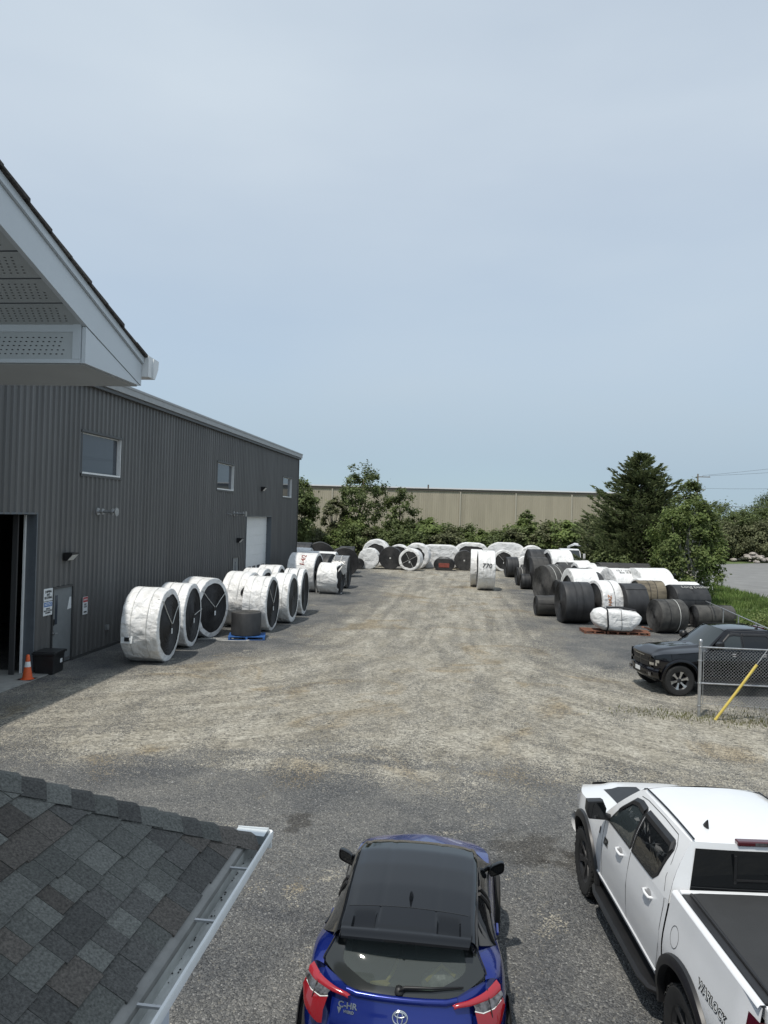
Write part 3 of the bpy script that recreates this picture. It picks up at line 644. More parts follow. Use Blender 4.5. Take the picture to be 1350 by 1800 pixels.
MB().box(-.18, .18, -.012, .0, 0, .5).build('patch', 'paper', L1, rot=(rad(-15), 0, 0), loc=(-.38, -1.235, .75)); MB().box(-.06, .1, -.012, .0, 0, .13).build('mark', 'ink', L1, loc=(-.38, -1.26, .82))
L2 = roll('second white wrapped roll from the open bay along the wall', -10.6, 26.75, 2.34, 1.0, 5, 'wrap', rim=(.16, .16), ystraps=1, group=GL, wr=.03, bulge=.05)
L3 = roll('white wrapped roll turned to show its full dark face and two straps', -10.6, 29.1, 2.36, 1.05, -13, 'wrap', rim=(.16, .18), ystraps=2, group=GL, wr=.03, bulge=.1)
L4 = roll('white wrapped roll with torn cover behind the small black roll', -9.9, 32.3, 2.40, 1.05, -4, 'wrap', rim=(.16, .10), ystraps=0, torn=.34, group=GL, wr=.05)
L5 = roll('white wrapped roll directly right of the small black roll on blue pallet', -8.75, 31.4, 2.30, .98, 0, 'wrap', rim=(.16, .13), ystraps=2, group=GL, wr=.035, bulge=.03, coil='coil')
L6 = roll('white wrapped roll second from right end of the near wall group', -8.45, 34.0, 2.26, .95, 0, 'wrap', rim=(.16, .2), ystraps=0, group=GL, wr=.025, coil='coilgrey')
L7 = roll('white wrapped roll at right end of the near wall group', -8.5, 36.8, 2.28, .92, 2, 'wrap', rim=(.16, .15), group=GL, wr=.03, straps=[-.6, .5])
L8 = roll('white wrapped roll in back row right behind the torn one', -10.1, 35.3, 2.35, 1.0, -2, 'wrap', rim=(.16, .16), group=GL, wr=.03)
L9 = roll('white wrapped roll in back row below the white overhead door', -10.2, 38.4, 2.30, 1.05, 0, 'wrap', rim=(.16, .16), group=GL, wr=.03)
# small black roll on blue pallet (axis upright)
bp_ = thing('upright_belt_roll', 'small black belt roll standing upright on the blue pallet', 'belt roll', (-8.72, 29.15, .15), 0)
rr_ = []
MB().lathe([(.58, 0), (.60, .02), (.60, .88), (.585, .90)], 48).build('outer_belt', 'rubber', bp_, 40)
mb = MB(); prof = []
for k in range(31):
    prof.append((lerp(.09, .585, k/30), .90+(.008 if k % 2 else -.006)))
mb.lathe(prof, 48).build('coil_face', 'coilgrey', bp_, 35)
MB().lathe([(.09, .894), (.09, .6), (0, .6)], 20).build('core_hole', 'black', bp_)
def pallet(label, x, y, rz, mat, w=1.25, d=1.1, z=0.0, group=None):
    t = thing('pallet', label, 'pallet', (x, y, z), rad(rz), group)
    for k in range(7): MB().box(-w/2, w/2, -.045, .045, .117, .137).build('deck_board', mat, t, loc=(0, lerp(-d/2+.05, d/2-.05, k/6), 0))
    for k in range(3): MB().box(-.04, .04, -d/2, d/2, .025, .115).build('stringer', mat, t, loc=(lerp(-w/2+.05, w/2-.05, k/2), 0, 0))
    for k in range(3): MB().box(-w/2, w/2, -.045, .045, .003, .023).build('bottom_board', mat, t, loc=(0, lerp(-d/2+.05, d/2-.05, k/2), 0))
    return t
pallet('blue wooden pallet under the small upright black roll', -8.65, 29.1, 14, 'palletblue', 1.45, 1.1)
MB_ = MB()
for i in range(3):
    y_ = 28.3+i*.22; MB_.tube([(-10.4+.5*k, y_+.12*math.sin(k*2+i), .012) for k in range(5)], .012, 5)
tag(MB_.build('loose_strapping', 'strapwhite'), 'loose white strapping ends on the gravel beside the blue pallet', 'strapping')
# group at the far corner of the building
GC = 'rolls at the far corner of the charcoal building'
c1 = roll('large white roll with faint red scrawl at the building corner', -10.45, 48.0, 2.48, 1.75, -4, 'wrap', rim=(.16, .1), group=GC, wr=.03)
script_on(c1, 'I-4/2', .45, 1.24, .1, .75, 'markred', 1)
c2 = roll('white roll with ragged open wrap beside the corner roll', -8.55, 47.1, 1.95, 1.32, -6, 'wrap', rim=(.16, .08), group=GC, wr=.05, torn=.3)
fl = MB(); fl.grid([[(.66+.25*v+.05*u*u, -.55+.35*u, 1.62+.30*v-.16*u*u-.05*v*u) for u in (-1, -.5, 0, .5, 1, 1.6)] for v in (0, .35, .7, 1)]); fl.build('wrap_flap', 'tarp', c2, True)
for q in (0, 1): ring_strap(.985, 0, -.5+q*1.0, .03).build('strap', 'strapwhite', c2)
tf = MB(); tf.grid([[( .93+.1*u+.06*math.sin(v*4), -.95+.25*v, 1.25*(1-u)*(.6+.4*v)) for u in (0, .25, .5, .75, 1)] for v in (0, .35, .7, 1.0, 1.4)]); tf.build('hanging_wrap', 'tarpdirty', c1, True)
roll('film wrapped black roll standing behind the ragged white roll', -8.75, 51.0, 2.25, 1.5, 0, 'film', group=GC)
roll('black roll with dark face between the two corner white rolls', -9.6, 50.6, 2.35, 1.1, -12, 'bare', group=GC)
roll('tall bare black roll arched behind the white corner rolls', -12.0, 60.5, 2.75, 1.6, -78, 'bare', group=GC, mat='rubberdusty')
roll('low white roll in front of the tall arched black roll', -10.7, 55.3, 2.25, 2.0, 0, 'wrap', group=GC)
roll('white roll just peeking past the building corner', -13.0, 58.0, 2.35, 1.6, 0, 'wrap', group=GC)
roll('black roll half hidden by the building corner', -13.2, 55.6+4.2, 2.7, 1.4, 0, 'bare', group=GC)
roll('black roll at right end behind the film wrapped roll', -9.95, 60.3, 2.4, 1.4, -75, 'bare', group=GC, mat='rubberdusty')
roll('dusty black roll in the gap beside the far white disc roll', -10.35, 64.5, 2.3, 1.3, 5, 'bare', group=GC)
# far row across the yard: ends face the camera (axis along y)
GF = 'far row of rolls below the hedge'
F1 = roll('white roll with crumpled round end at left of the far row', -9.15, 70.6, 1.95, 1.6, -90, 'wrap', rim=(.2, 1.0), wr=.06, group=GF)
roll('tall white roll with dark centre behind the crumpled far roll', -8.9, 74.2, 2.7, 1.6, -90, 'wrap', rim=(.2, .3), wr=.05, group=GF)
roll('small black roll low beside the crumpled far roll', -10.0, 69.6, 1.0, .9, -80, 'bare', group=GF, ring=0)
roll('plain black disc roll between two white far rolls', -7.1, 70.6, 2.18, 1.3, -88, 'bare', group=GF, coil='coil', ring=0, core='strapwhite')
roll('white roll edge showing right behind the black disc', -6.5, 72.8, 2.3, 1.3, -90, 'wrap', group=GF)
F3 = roll('white far roll with dark face and crossed straps', -5.1, 70.2, 2.05, 1.5, -98, 'wrap', rim=(.2, .24), wr=.05, ystraps=4, group=GF)
roll('bulky white roll piled behind the crossed strap roll', -4.7, 73.0, 2.5, 1.6, -95, 'wrap', rim=(.2, .35), wr=.07, group=GF)
F4 = roll('wide flattened white bundle in the middle of the far row', -2.55, 75.2, 2.3, 1.5, -90, 'wrap', rim=(1, 1.0), a=.95, wr=.08, group=GF)
F5 = roll('small flat black roll with rust red core before the white bundle', -2.0, 71.9, 1.15, 1.2, -90, 'bare', a=.45, group=GF, ring=0, core='rust')
bevel(MB().box(.60, .63, -.5, .5, .3, .72).build('core_plate', 'rust', F5), .02)
MB().tube([(.3, -.5, 1.22), (.35, .1, 1.3), (.3, .5, 1.2)], .035, 6).build('loose_strap', 'strapblack', F5)
F6 = roll('black disc roll with white centre right of the flat bundle', -.1, 73.0, 1.95, 1.2, -88, 'bare', group=GF, ring=0, core='strapwhite', coil='coilgrey')
roll('wide white bundle rising behind the right black disc', .6, 76.2, 2.6, 1.5, -90, 'wrap', rim=(1, .3), a=.55, wr=.08, group=GF)
F7 = roll('tall narrow white roll facing the camera with 770 scrawled on it', 1.5, 53.9, 2.80, 1.15, 2, 'wrap', rim=(.16, .16), wr=.02, group=GF)
script_on(F7, '770', .42, 1.40, .0, .28, 'ink', 0, 1.1)
for q in (-.25, 0, .25): ring_strap(1.425, 0, q, .012).build('strap', 'strapwhite', F7)
roll('narrow white roll standing behind the 770 roll', .85, 56.3, 2.76, .8, 0, 'wrap', wr=.02, group=GF)
F8 = roll('white roll with dark face and straps at right of the far row', 3.8, 74.6, 2.05, 1.6, -90, 'wrap', rim=(.2, .2), ystraps=2, wr=.05, group=GF)
roll('long flattened white bundle behind the right far roll', 4.2, 78.0, 2.65, 1.4, -90, 'wrap', rim=(1, 1), a=.75, wr=.07, group=GF)
roll('rightmost white wrapped roll of the far row', 6.8, 77.2, 2.5, 1.5, -92, 'wrap', rim=(.2, .4), wr=.06, group=GF)
roll('crumpled white roll under the rightmost far roll', 6.0, 75.0, 1.5, 1.2, -90, 'wrap', rim=(.2, 1), wr=.06, group=GF)
# right hand stock, nearest at the truck
GR = 'rolls stocked along the right side of the yard'
roll('black roll standing alone furthest up the right side', 4.1, 66.6, 1.78, 1.0, 10.0, 'bare', face=-1, group=GR)
roll('low black roll in the far right cluster, rear one', 4.45, 58.5, 1.40, .85, 11.0, 'bare', face=-1, group=GR, mat='rubberdusty')
roll('low black roll in the far right cluster, middle one', 4.9, 60.6, 1.5, .8, 3.0, 'bare', face=-1, group=GR, mat='rubberdusty')
roll('smallest black roll at front of the far right cluster', 4.5, 55.6, 1.12, .7, 7.0, 'bare', face=-1, group=GR, mat='rubber')
roll('tall grey black roll rising over the far right cluster', 5.35, 55.7, 2.4, 1.2, 11.0, 'bare', face=-1, group=GR, mat='rubberdusty')
roll('tall black roll behind the tall grey one', 5.55, 58.8, 2.85, 1.4, 9.0, 'bare', face=-1, group=GR)
roll('white roll sliver beside the tall grey roll', 6.6, 60.4, 2.75, 1.2, 7.0, 'wrap', face=-1, group=GR)
R4 = roll('big old grey roll with its coiled end showing at left', 5.15, 45.8, 2.40, 1.05, 25.0, 'bare', face=-1, group=GR, mat='rubberold', coil='coilgrey')
roll('black roll tucked behind the big old grey roll', 6.0, 48.8, 2.3, 1.4, 11.0, 'bare', face=-1, group=GR, mat='rubberdusty')
roll('black roll low in front of the old grey roll', 5.7, 43.2, 1.75, 1.05, 13.0, 'bare', face=-1, group=GR, mat='rubberdusty')
R5 = roll('short small black roll nearest the lane on the right side', 4.45, 40.5, 1.08, 1.25, 10.0, 'bare', face=-1, group=GR, mat='rubberdusty', ring=0)
R6 = roll('large black roll with pale strap lines beside brown pallets', 5.52, 38.2, 2.06, 1.42, 10.0, 'bare', face=-1, group=GR, ring=2)
R7 = roll('plain white roll standing behind the large strapped black roll', 6.3, 41.6, 2.50, 1.35, 11.0, 'wrap', face=-1, rim=(.3, .2), wr=.012, group=GR)
R8 = roll('white roll with orange scrawl and dark left end by the bale', 7.1, 38.9, 2.12, 1.05, 17.0, 'wrap', face=-1, rim=(.13, .2), wr=.012, straps=[.15], group=GR)
script_on(R8, 'HAZ', .26, 1.06, -.2, .15, 'marker', 1)
roll('black roll arching over behind the orange scrawled roll', 6.9, 42.6, 2.3, 1.1, 15.0, 'bare', face=-1, group=GR)
R9 = roll('smooth black roll right of the orange scrawled white roll', 8.35, 38.7, 2.05, 1.15, 14.0, 'bare', face=-1, group=GR, ring=0)
R10 = roll('mud caked tan roll behind the smooth black roll', 9.6, 40.2, 1.5, 1.4, 10.0, 'bare', face=-1, group=GR, mat='rubbertan', coil='coilgrey', z=.62)
R10b = roll('dark dusty roll lying under the mud caked tan roll', 9.4, 39.0, 1.02, 1.3, 10.0, 'bare', face=-1, group=GR, mat='rubberdusty')
roll('white roll behind with a shaded left end', 8.1, 46.6, 2.35, 1.1, 17.0, 'wrap', face=-1, rim=(1, .2), wr=.012, group=GR)
R11b = roll('white roll with handwritten black lines on its tread', 8.8, 44.0, 2.46, 1.30, 17.0, 'wrap', face=-1, rim=(1, .2), wr=.012, group=GR)
script_on(R11b, 'CS 7 - Dwst\nBoe 16 8', .21, 1.23, 0.05, 1.05, 'ink', 0, .9, .002)
R11c = roll('long white roll with crumpled grey end furthest right', 10.4, 43.6, 2.56, 1.95, 17.0, 'wrap', face=-1, rim=(1, .2), wr=.02, group=GR)
roll('low white roll in front of the long white one', 9.75, 41.5, 2.12, 1.0, 11.0, 'wrap', face=-1, rim=(.3, .2), wr=.02, group=GR)
roll('white roll right of the mud caked tan roll', 10.8, 42.1, 2.1, 1.3, 15.0, 'wrap', face=-1, rim=(1, .2), wr=.02, group=GR)
roll('white roll at the far right edge behind the marked black roll', 12.0, 42.3, 1.95, 1.3, 13.0, 'wrap', face=-1, rim=(.3, .2), wr=.02, group=GR)
R12 = roll('dusty black roll with coiled left end in front of black pickup', 9.55, 36.2, 1.56, 1.32, 15.0, 'bare', face=-1, group=GR, mat='rubberold', coil='coilgrey')
R13 = roll('long black roll with white chalk scrawl on top', 11.5, 40.2, 1.75, 1.85, 16.0, 'bare', face=-1, group=GR, ring=1, mat='rubber', z=.22)
script_on(R13, 'Long Dasher', .27, .875, .25, 1.05, 'strapwhite', 0, 1.15, .003)
R14 = roll('low long dusty roll beside the grass verge', 12.35, 38.6, 1.12, 1.95, 11.0, 'bare', face=-1, group=GR, mat='rubberold')
roll('dark roll beneath the chalk marked roll', 10.6, 38.7, 1.1, 1.0, 13.0, 'bare', face=-1, group=GR, mat='rubberdusty')
roll('long dark roll below the pine tree', 10.9, 52.5, 2.35, 3.8, 11.0, 'bare', face=-1, group=GR, mat='rubberdusty')
roll('dark roll behind the white rolls left of the pine', 8.0, 50.2, 2.30, 1.7, 11.0, 'bare', face=-1, group=GR, mat='rubberdusty')
roll('dark roll behind the plain white roll', 6.9, 50.8, 2.35, 1.5, 11.0, 'bare', face=-1, group=GR, mat='rubberdusty')
roll('white wrapped roll on top far left of the pine', 7.0, 57.5, 2.9, 1.6, 12.0, 'wrap', face=-1, wr=.04, group=GR)
roll('crumpled white roll beneath the far white top roll', 8.3, 56.3, 2.2, 1.6, 12.0, 'wrap', face=-1, wr=.06, rim=(1, .2), group=GR)
# white bale strapped on brown pallets
bl = thing('wrapped_bale', 'lumpy white bale with black straps on brown pallets', 'bale', (6.95, 35.1, .14), rad(4))
rows = []; NS = 40
for i in range(15):
    f = i/14; xx = lerp(-1.08, 1.12, f); hw = interp([(0, .30), (.07, .5), (.25, .6), (.7, .6), (.93, .48), (1, .3)], f)
    zt = interp([(0, .75), (.06, .93), (.2, 1.02), (.5, 1.0), (.85, .90), (.96, .82), (1, .70)], f); zb = interp([(0, .42), (.08, .2), (.2, .03), (.6, 0), (.8, .02), (.92, .28), (1, .55)], f); row = []
    for k in range(NS):
        th = 2*math.pi*k/NS; c_, s_ = math.cos(th), math.sin(th); e_ = .55
        yy = hw*math.copysign(abs(c_)**e_, c_); zz = (zt+zb)/2+(zt-zb)/2*math.copysign(abs(s_)**e_, s_)
        w_ = .05*nz(xx*2.2, yy*3, zz*3)+.03*nz(xx*6, yy*6, zz*6)
        row.append((xx+w_*.5, yy*(1+w_), max(zz+w_*.6, 0)))
    rows.append(row)
mb = MB().grid(rows, True); o_ = len(mb.v); mb.f.append(tuple(range(NS))[::-1]); mb.f.append(tuple(range(o_-NS, o_))); mb.build('white_wrap', 'tarp', bl, True)
for xx, w_ in ((-.5, .075), (.12, .02)):
    f = (xx+1.08)/2.2; hw = .63; zt = 1.05; mb = MB(); rws = []
    for dx in (-w_/2, w_/2):
        row = []
        for k in range(32):
            th = 2*math.pi*k/32; c_, s_ = math.cos(th), math.sin(th); e_ = .5
            row.append((xx+dx+.06*nz(th), hw*1.02*math.copysign(abs(c_)**e_, c_), max(.51+.53*math.copysign(abs(s_)**e_, s_), .0)))
        rws.append(row)
    mb.grid(rws, True).build('strap', 'strapblack', bl)
MB().tube([(-.45, -.15, 1.06), (.2, -.05, 1.07), (.9, -.1, .95)], .05, 6).build('strap_tail', 'strapblack', bl)
for i, (px_, py_, rz_, lab) in enumerate(((5.95, 35.15, 5, 'brown wooden pallet under left end of the white bale'), (7.0, 35.2, 2, 'brown wooden pallet under middle of the white bale'), (8.0, 35.25, -4, 'brown wooden pallet under right end of the white bale'))): pallet(lab, px_, py_, rz_, 'palletbrown', .98, 1.0)
tag(MB().prism([(-.35, 0), (.3, .02), (.36, .09), (-.3, .06)], -.1, .1, 'y').build('broken_board', 'palletbrown', loc=(8.7, 36.2, .1), rot=(0, .3, .4)), 'broken orange brown board beside the right brown pallet', 'board')

roll('dusty black roll wedged behind the old grey roll', 6.75, 45.6, 2.30, 1.2, 14, 'bare', face=-1, group=GR, mat='rubberdusty')
roll('white roll top showing between dark rolls below the pine', 7.6, 48.6, 2.45, 1.2, 12, 'wrap', face=-1, wr=.02, group=GR)
roll('black roll behind the handwritten white roll', 9.5, 47.2, 2.30, 1.3, 12, 'bare', face=-1, group=GR)
roll('small black roll leaning in front of the old grey roll', 5.15, 42.2, .95, .9, 20, 'bare', face=-1, group=GR, ring=0)
# ================================================================ VEHICLES
MT['paintwhite'] = M('white_car_paint', (.74, .75, .76), .28, coat=.6, var=.03, vscale=2)
MT['paintblack'] = M('black_car_paint', (.004, .004, .006), .07, coat=.2, spec=.5)
MT['paintblue'] = M('blue_metallic_paint', (.007, .021, .19), .2, metal=.4, coat=.8)
MT['paintgrey'] = M('grey_car_paint', (.30, .32, .34), .3, coat=.6)
MT['gloss'] = M('gloss_black_roof', (.007, .008, .010), .05, spec=.42)
MT['satin'] = M('satin_black_trim', (.014, .014, .015), .42, var=.2)
MT['tonneau'] = M('tonneau_vinyl', (.026, .027, .028), .75, bump=.003, bscale=220, var=.1)
MT['carglass'] = glass_mat('dark_car_glass', (.006, .007, .008), rough=.02)
MT['screen'] = glass_mat('windscreen_glass', (.03, .038, .04), rough=.02)
MT['hatchglass'] = glass_mat('hatch_glass', (.10, .115, .11), .42, .02)
MT['frit'] = M('glass_frit_band', (.022, .025, .025), .10, coat=.4)
MT['tyre'] = M('tyre_rubber', (.016, .016, .016), .8, var=.3, vscale=14)
MT['alloy'] = M('machined_alloy', (.62, .62, .63), .25, metal=.9)
MT['alloydark'] = M('dark_alloy', (.035, .035, .037), .35, metal=.4)
MT['redlens'] = M('red_lamp_lens', (.22, .006, .011), .12, coat=.8)
MT['redpale'] = M('pale_red_lamp_lens', (.32, .014, .024), .16, coat=.8)
MT['darkred'] = M('dark_red_lens', (.07, .008, .012), .15, coat=1.0)
MT['clearlens'] = M('clear_lamp_lens', (.09, .085, .088), .16, metal=.6, coat=.8, var=.6, vscale=18, c2=(.26, .25, .25))
MT['chrome'] = M('chrome', (.7, .7, .7), .12, metal=1.0)
MT['gap'] = M('panel_gap', (.06, .06, .062), .7)
MT['cupgrey'] = M('handle_cup_grey', (.34, .34, .345), .5); MT['amber'] = M('amber_reflector', (.6, .2, .02), .2)
MT['interior'] = M('car_interior', (.035, .037, .038), .8)
def resample(pts, n):
    P = [Vector(p) for p in pts]; L = [0]
    for a, b_ in zip(P, P[1:]): L.append(L[-1]+(b_-a).length)
    out = []
    for i in range(n):
        d = L[-1]*i/(n-1); k = 0
        while k < len(L)-2 and L[k+1] < d: k += 1
        t = (d-L[k])/max(1e-9, L[k+1]-L[k]); out.append(P[k].lerp(P[k+1], min(1, t)))
    return out
def catmull(pts, sub=6):
    P = [Vector(p) for p in pts]; P = [P[0]*2-P[1]]+P+[P[-1]*2-P[-2]]; out = []
    for i in range(1, len(P)-2):
        for k in range(sub):
            t = k/sub; a, b_, c_, d = P[i-1:i+3]
            out.append(.5*((2*b_)+(c_-a)*t+(2*a-5*b_+4*c_-d)*t*t+(3*b_-a-3*c_+d)*t**3))
    out.append(P[-2]); return out
def wheel(par, x, y, r, side, rim_mat, w=.28, spokes=6, knob=True):
    """side: +1/-1, outer face points that way"""
    rm = r*.60; wl_ = MB().lathe([(rm*.98, -w*.32), (rm*.93, -w*.1), (rm*.90, w*.30), (rm*1.0, w*.40), (rm*1.03, w*.42), (rm*1.03, w*.36)], 40, 'x').build('wheel', 'alloydark', par, 40, loc=(x, y, r), rot=(0, 0, 0 if side > 0 else math.pi))
    t = MB().lathe([(rm, -w*.40), (r*.80, -w*.5), (r*.93, -w*.49), (r*.985, -w*.42), (r*.985, w*.42), (r*.93, w*.49), (r*.80, w*.5), (rm*1.02, w*.43)], 48, 'x')
    if knob:
        for k in range(44):
            a = 2*math.pi*k/44; ca, sa = math.cos(a), math.sin(a); c2, s2 = math.cos(a+.085), math.sin(a+.085)
            for s_, x0, x1 in ((1, .18, .47), (1, -.14, .14), (1, -.47, -.18)):
                o_ = .03 if k % 2 else -.03; X0, X1 = w*(x0+o_*.5), w*(x1+o_*.5); r0, r1 = r*.97, r*1.0
                t.add([(X0, r0*ca, r0*sa), (X1, r0*ca, r0*sa), (X1, r0*c2, r0*s2), (X0, r0*c2, r0*s2), (X0, r1*ca, r1*sa), (X1, r1*ca, r1*sa), (X1, r1*c2, r1*s2), (X0, r1*c2, r1*s2)], [(4, 5, 6, 7), (0, 1, 5, 4), (1, 2, 6, 5), (2, 3, 7, 6), (3, 0, 4, 7)])
    t.build('tyre', 'tyre', wl_, 35)
    for k in range(spokes):
        a = 2*math.pi*k/spokes+.26; sp = MB()
        rows = []
        for rr, hw, xx in ((.06, .035, .30), (rm*.5, .03, .33), (rm*.78, .042, .37), (rm*.99, .075, .40)):
            rows.append([(w*xx-.05, rr*math.cos(a)-hw*math.sin(a), rr*math.sin(a)+hw*math.cos(a)), (w*xx, rr*math.cos(a)-hw*.8*math.sin(a), rr*math.sin(a)+hw*.8*math.cos(a)), (w*xx, rr*math.cos(a)+hw*.8*math.sin(a), rr*math.sin(a)-hw*.8*math.cos(a)), (w*xx-.05, rr*math.cos(a)+hw*math.sin(a), rr*math.sin(a)-hw*math.cos(a))])
        sp.grid(rows).build('spoke', rim_mat, wl_)
    MB().lathe([(0, w*.36), (.045, w*.36), (.065, w*.33), (.065, w*.25)], 20, 'x').build('hub_cap', 'alloydark', wl_, 40)
    MB().lathe([(rm*.86, -.02), (0, -.02)], 24, 'x').build('brake_disc', 'alloydark', wl_)
    return wl_
def patch(rows, name, mat, par, smooth=40): return MB().grid(rows).build(name, mat, par, smooth)

def pickup(label, loc, rz, paint, rim_mat, tonneau=True, decal=None, detail=True, spokes=6, AX=(1.08, 4.70), WR=.44, nose=.0):
    T = thing('pickup_truck', label, 'pickup truck', loc, rz)
    AR, ZC, SILL = .56, .47, .52
    def S(v, z):
        x = interp([(.40, .93), (.60, .985), (.80, 1.0), (1.0, 1.005), (1.12, .995), (1.25, .975), (1.36, .955), (1.52, .93)], z)
        x -= .20*(1-smooth01(.10, 1.15, v))**1.4
        for a in AX: x += .018*math.exp(-((v-a)/.55)**2)*smooth01(1.35, .9, z)
        x -= .04*smooth01(5.5, 5.82, v); return x
    def zt(v): return interp([(.2, 1.155), (.5, 1.215), (1.2, 1.275), (1.86, 1.32), (1.95, 1.34), (3.0, 1.365), (4.10, 1.39), (4.165, 1.40), (4.17, 1.505), (5.80, 1.505)], v)
    def zb(v):
        z = SILL if v > .6 else lerp(.74, SILL, smooth01(.3, .6, v))
        for a in AX:
            d = abs(v-a)
            if d < AR: z = max(z, ZC+math.sqrt(AR*AR-d*d))
        return z
    def P(v, z, s, off=0):
        if z <= zt(v)+.0001 or v > 4.17: return (s*(S(v, z)+off), -v, z)
        b = zt(v); t = (z-b)/(1.945-b); return (s*(lerp(S(v, b), .695, t)+.04*math.sin(math.pi*min(t, 1))*.9+off), -v, z)
    def side_range(v0, v1, s, name, mat, ztop=None):
        vv = set(); k = v0
        while k < v1: vv.add(round(k, 4)); k += .035
        vv.add(v1)
        for a in AX:
            for q in range(37):
                d = a+AR*math.cos(math.pi*q/36)
                if v0 < d < v1: vv.add(round(d, 4))
        vv = sorted(vv); rows = []
        for i in range(13):
            rows.append([P(v, lerp(zb(v), (ztop or zt)(v), i/12), s) for v in vv])
        return patch(rows, name, mat, T, 50)
    for s in (-1, 1):
        side_range(.16, 2.06, s, 'front_fender', paint); d1 = side_range(2.07, 3.03, s, 'front_door', paint); d2 = side_range(3.04, 4.08, s, 'rear_door', paint)
        side_range(4.085, 4.165, s, 'cab_corner', paint); side_range(4.20, 5.78, s, 'bed_side', paint)
        # greenhouse side
        rows = []
        for i in range(9):
            t = i/8; row = []
            for k in range(25):
                va = lerp(1.93, 2.63, t); vc = lerp(4.165, 4.06, t); v = lerp(va, vc, k/24); b = zt(v); row.append(P(v, lerp(b, 1.945, t), s))
            rows.append(row)
        gh = patch(rows, 'cab_side', paint, T, 50)
        # windows: surround, glass, visor
        for nm, poly in (('front_window', [(2.20, 1.385), (3.0, 1.40), (3.0, 1.84), (2.80, 1.855), (2.66, 1.83), (2.40, 1.60)]), ('rear_window', [(3.07, 1.40), (3.70, 1.415), (3.80, 1.50), (3.87, 1.77), (3.82, 1.84), (3.07, 1.845)])):
            top0 = poly; poly = [(q_.x, q_.y) for q_ in resample([(p_[0], p_[1], 0) for p_ in poly+poly[:1]], 41)][:-1]; c_ = (sum(p[0] for p in poly)/len(poly), sum(p[1] for p in poly)/len(poly)); 
            def ring(f, off): return [P(c_[0]+(p[0]-c_[0])*f, c_[1]+(p[1]-c_[1])*f, s, off) for p in poly]
            n_ = len(poly)
            mb = MB().grid([ring(1.07, .002), ring(1.05, .012), ring(.97, .012)], True); w_ = mb.build(nm, 'satin', T)
            MB().grid([ring(f_, .009) for f_ in (.97, .75, .5, .25, .02)], True).build('pane', 'carglass' if nm == 'rear_window' else 'screen', w_)
            top = [p for p in top0 if p[1] > (1.55 if nm == 'front_window' else 1.75)]; top = sorted(top)
            if nm == 'front_window': top = [(2.42, 1.63)]+[p for p in top if p[0] > 2.45]
            mb = MB(); mb.grid([[P(v, z+.02, s, .012) for v, z in top], [P(v, z-.012, s, .034) for v, z in top], [P(v, z-.055, s, .026) for v, z in top]]).build('visor', 'satin', w_)
        # flares
        for a in AX:
            rows = []
            for q in range(33):
                th = lerp(-.12, math.pi+.12, q/32); row = []
                for rr, off in ((AR+.085, .004), (AR+.075, .035), (AR+.03, .055), (AR-.012, .05), (AR-.02, -.02)):
                    v, z = a+rr*math.cos(th), ZC+rr*math.sin(th); row.append((s*(S(v, max(.5, min(z, 1.2)))+off), -v, max(z, .40)))
                rows.append(row)
            patch(rows, 'wheel_flare', 'satin' if paint != 'paintblack' else paint, T)
            rows = []
            for q in range(25):
                th = math.pi*q/24; v, z = a+AR*math.cos(th), ZC+AR*math.sin(th); rows.append([(s*.99, -v, z), (s*.55, -v, z)])
            mb = MB().grid(rows); mb.add([(s*.56, -a-AR, .3), (s*.56, -a+AR, .3), (s*.56, -a+AR, 1.05), (s*.56, -a-AR, 1.05)], [(0, 1, 2, 3)]); mb.build('wheel_well', 'black', T)
            wheel(T, s*.885, -a if a < 4.2 else -4.2-(a-4.2)*1.08, WR, s, rim_mat, .29, spokes)
        # door handles
        for v, d in ((2.74, d1), (3.70, d2)):
            z = 1.24; h = MB(); h.tube([P(v-.10, z, s, -.01), P(v-.085, z, s, .035), P(v, z+.004, s, .045), P(v+.085, z, s, .035), P(v+.10, z, s, -.01)], .016, 8); h.build('door_handle', paint, d, True)
            rows = [[P(v+.07*k*math.cos(q*.5236), z-.005+.05*k*math.sin(q*.5236), s, .0025) for q in range(13)] for k in (0, 1)]
            MB().grid(rows).build('handle_cup', 'cupgrey', d)
        # panel gaps
        def gapline(pts):
            pp = [P(v, z, s, .0022) for v, z in pts]; mb = MB(); L = []
            for i, p in enumerate(pts):
                a_ = pts[max(0, i-1)]; c2 = pts[min(len(pts)-1, i+1)]; dx, dz = c2[0]-a_[0], c2[1]-a_[1]; ll = math.hypot(dx, dz) or 1; nx, nz_ = -dz/ll*.004, dx/ll*.004
                L.append((P(p[0]+nx, p[1]+nz_, s, .0022), P(p[0]-nx, p[1]-nz_, s, .0022)))
            mb.grid([[l[0] for l in L], [l[1] for l in L]]).build('panel_gap', 'gap', T)
        gapline([(2.065, z) for z in (.56, .8, 1.0, 1.2, 1.33)]); gapline([(3.035, z) for z in (.56, .8, 1.0, 1.2, 1.36)])
        gapline([(3.98, .6), (4.03, .75), (4.07, .9), (4.08, 1.1), (4.075, 1.3), (4.06, 1.38)]); gapline([(4.03, 1.43), (3.97, 1.55), (3.96, 1.7), (3.90, 1.83), (3.80, 1.905), (3.4, 1.915), (2.9, 1.91), (2.72, 1.89)])
        mb = MB(); mb.box(min(s*.6, s*.93), max(s*.6, s*.93), -4.20, -4.165, .55, 1.40); mb.build('cab_gap', 'black', T)
        # lower body crease
        rows = [[P(v, .60+dz, s, off) for v in (1.72, 2.2, 2.8, 3.4, 4.0)] for dz, off in ((.03, .0015), (.012, .016), (-.02, .002))]; patch(rows, 'sill_moulding', paint, T)
        # running board
        mb = MB(); rows = []
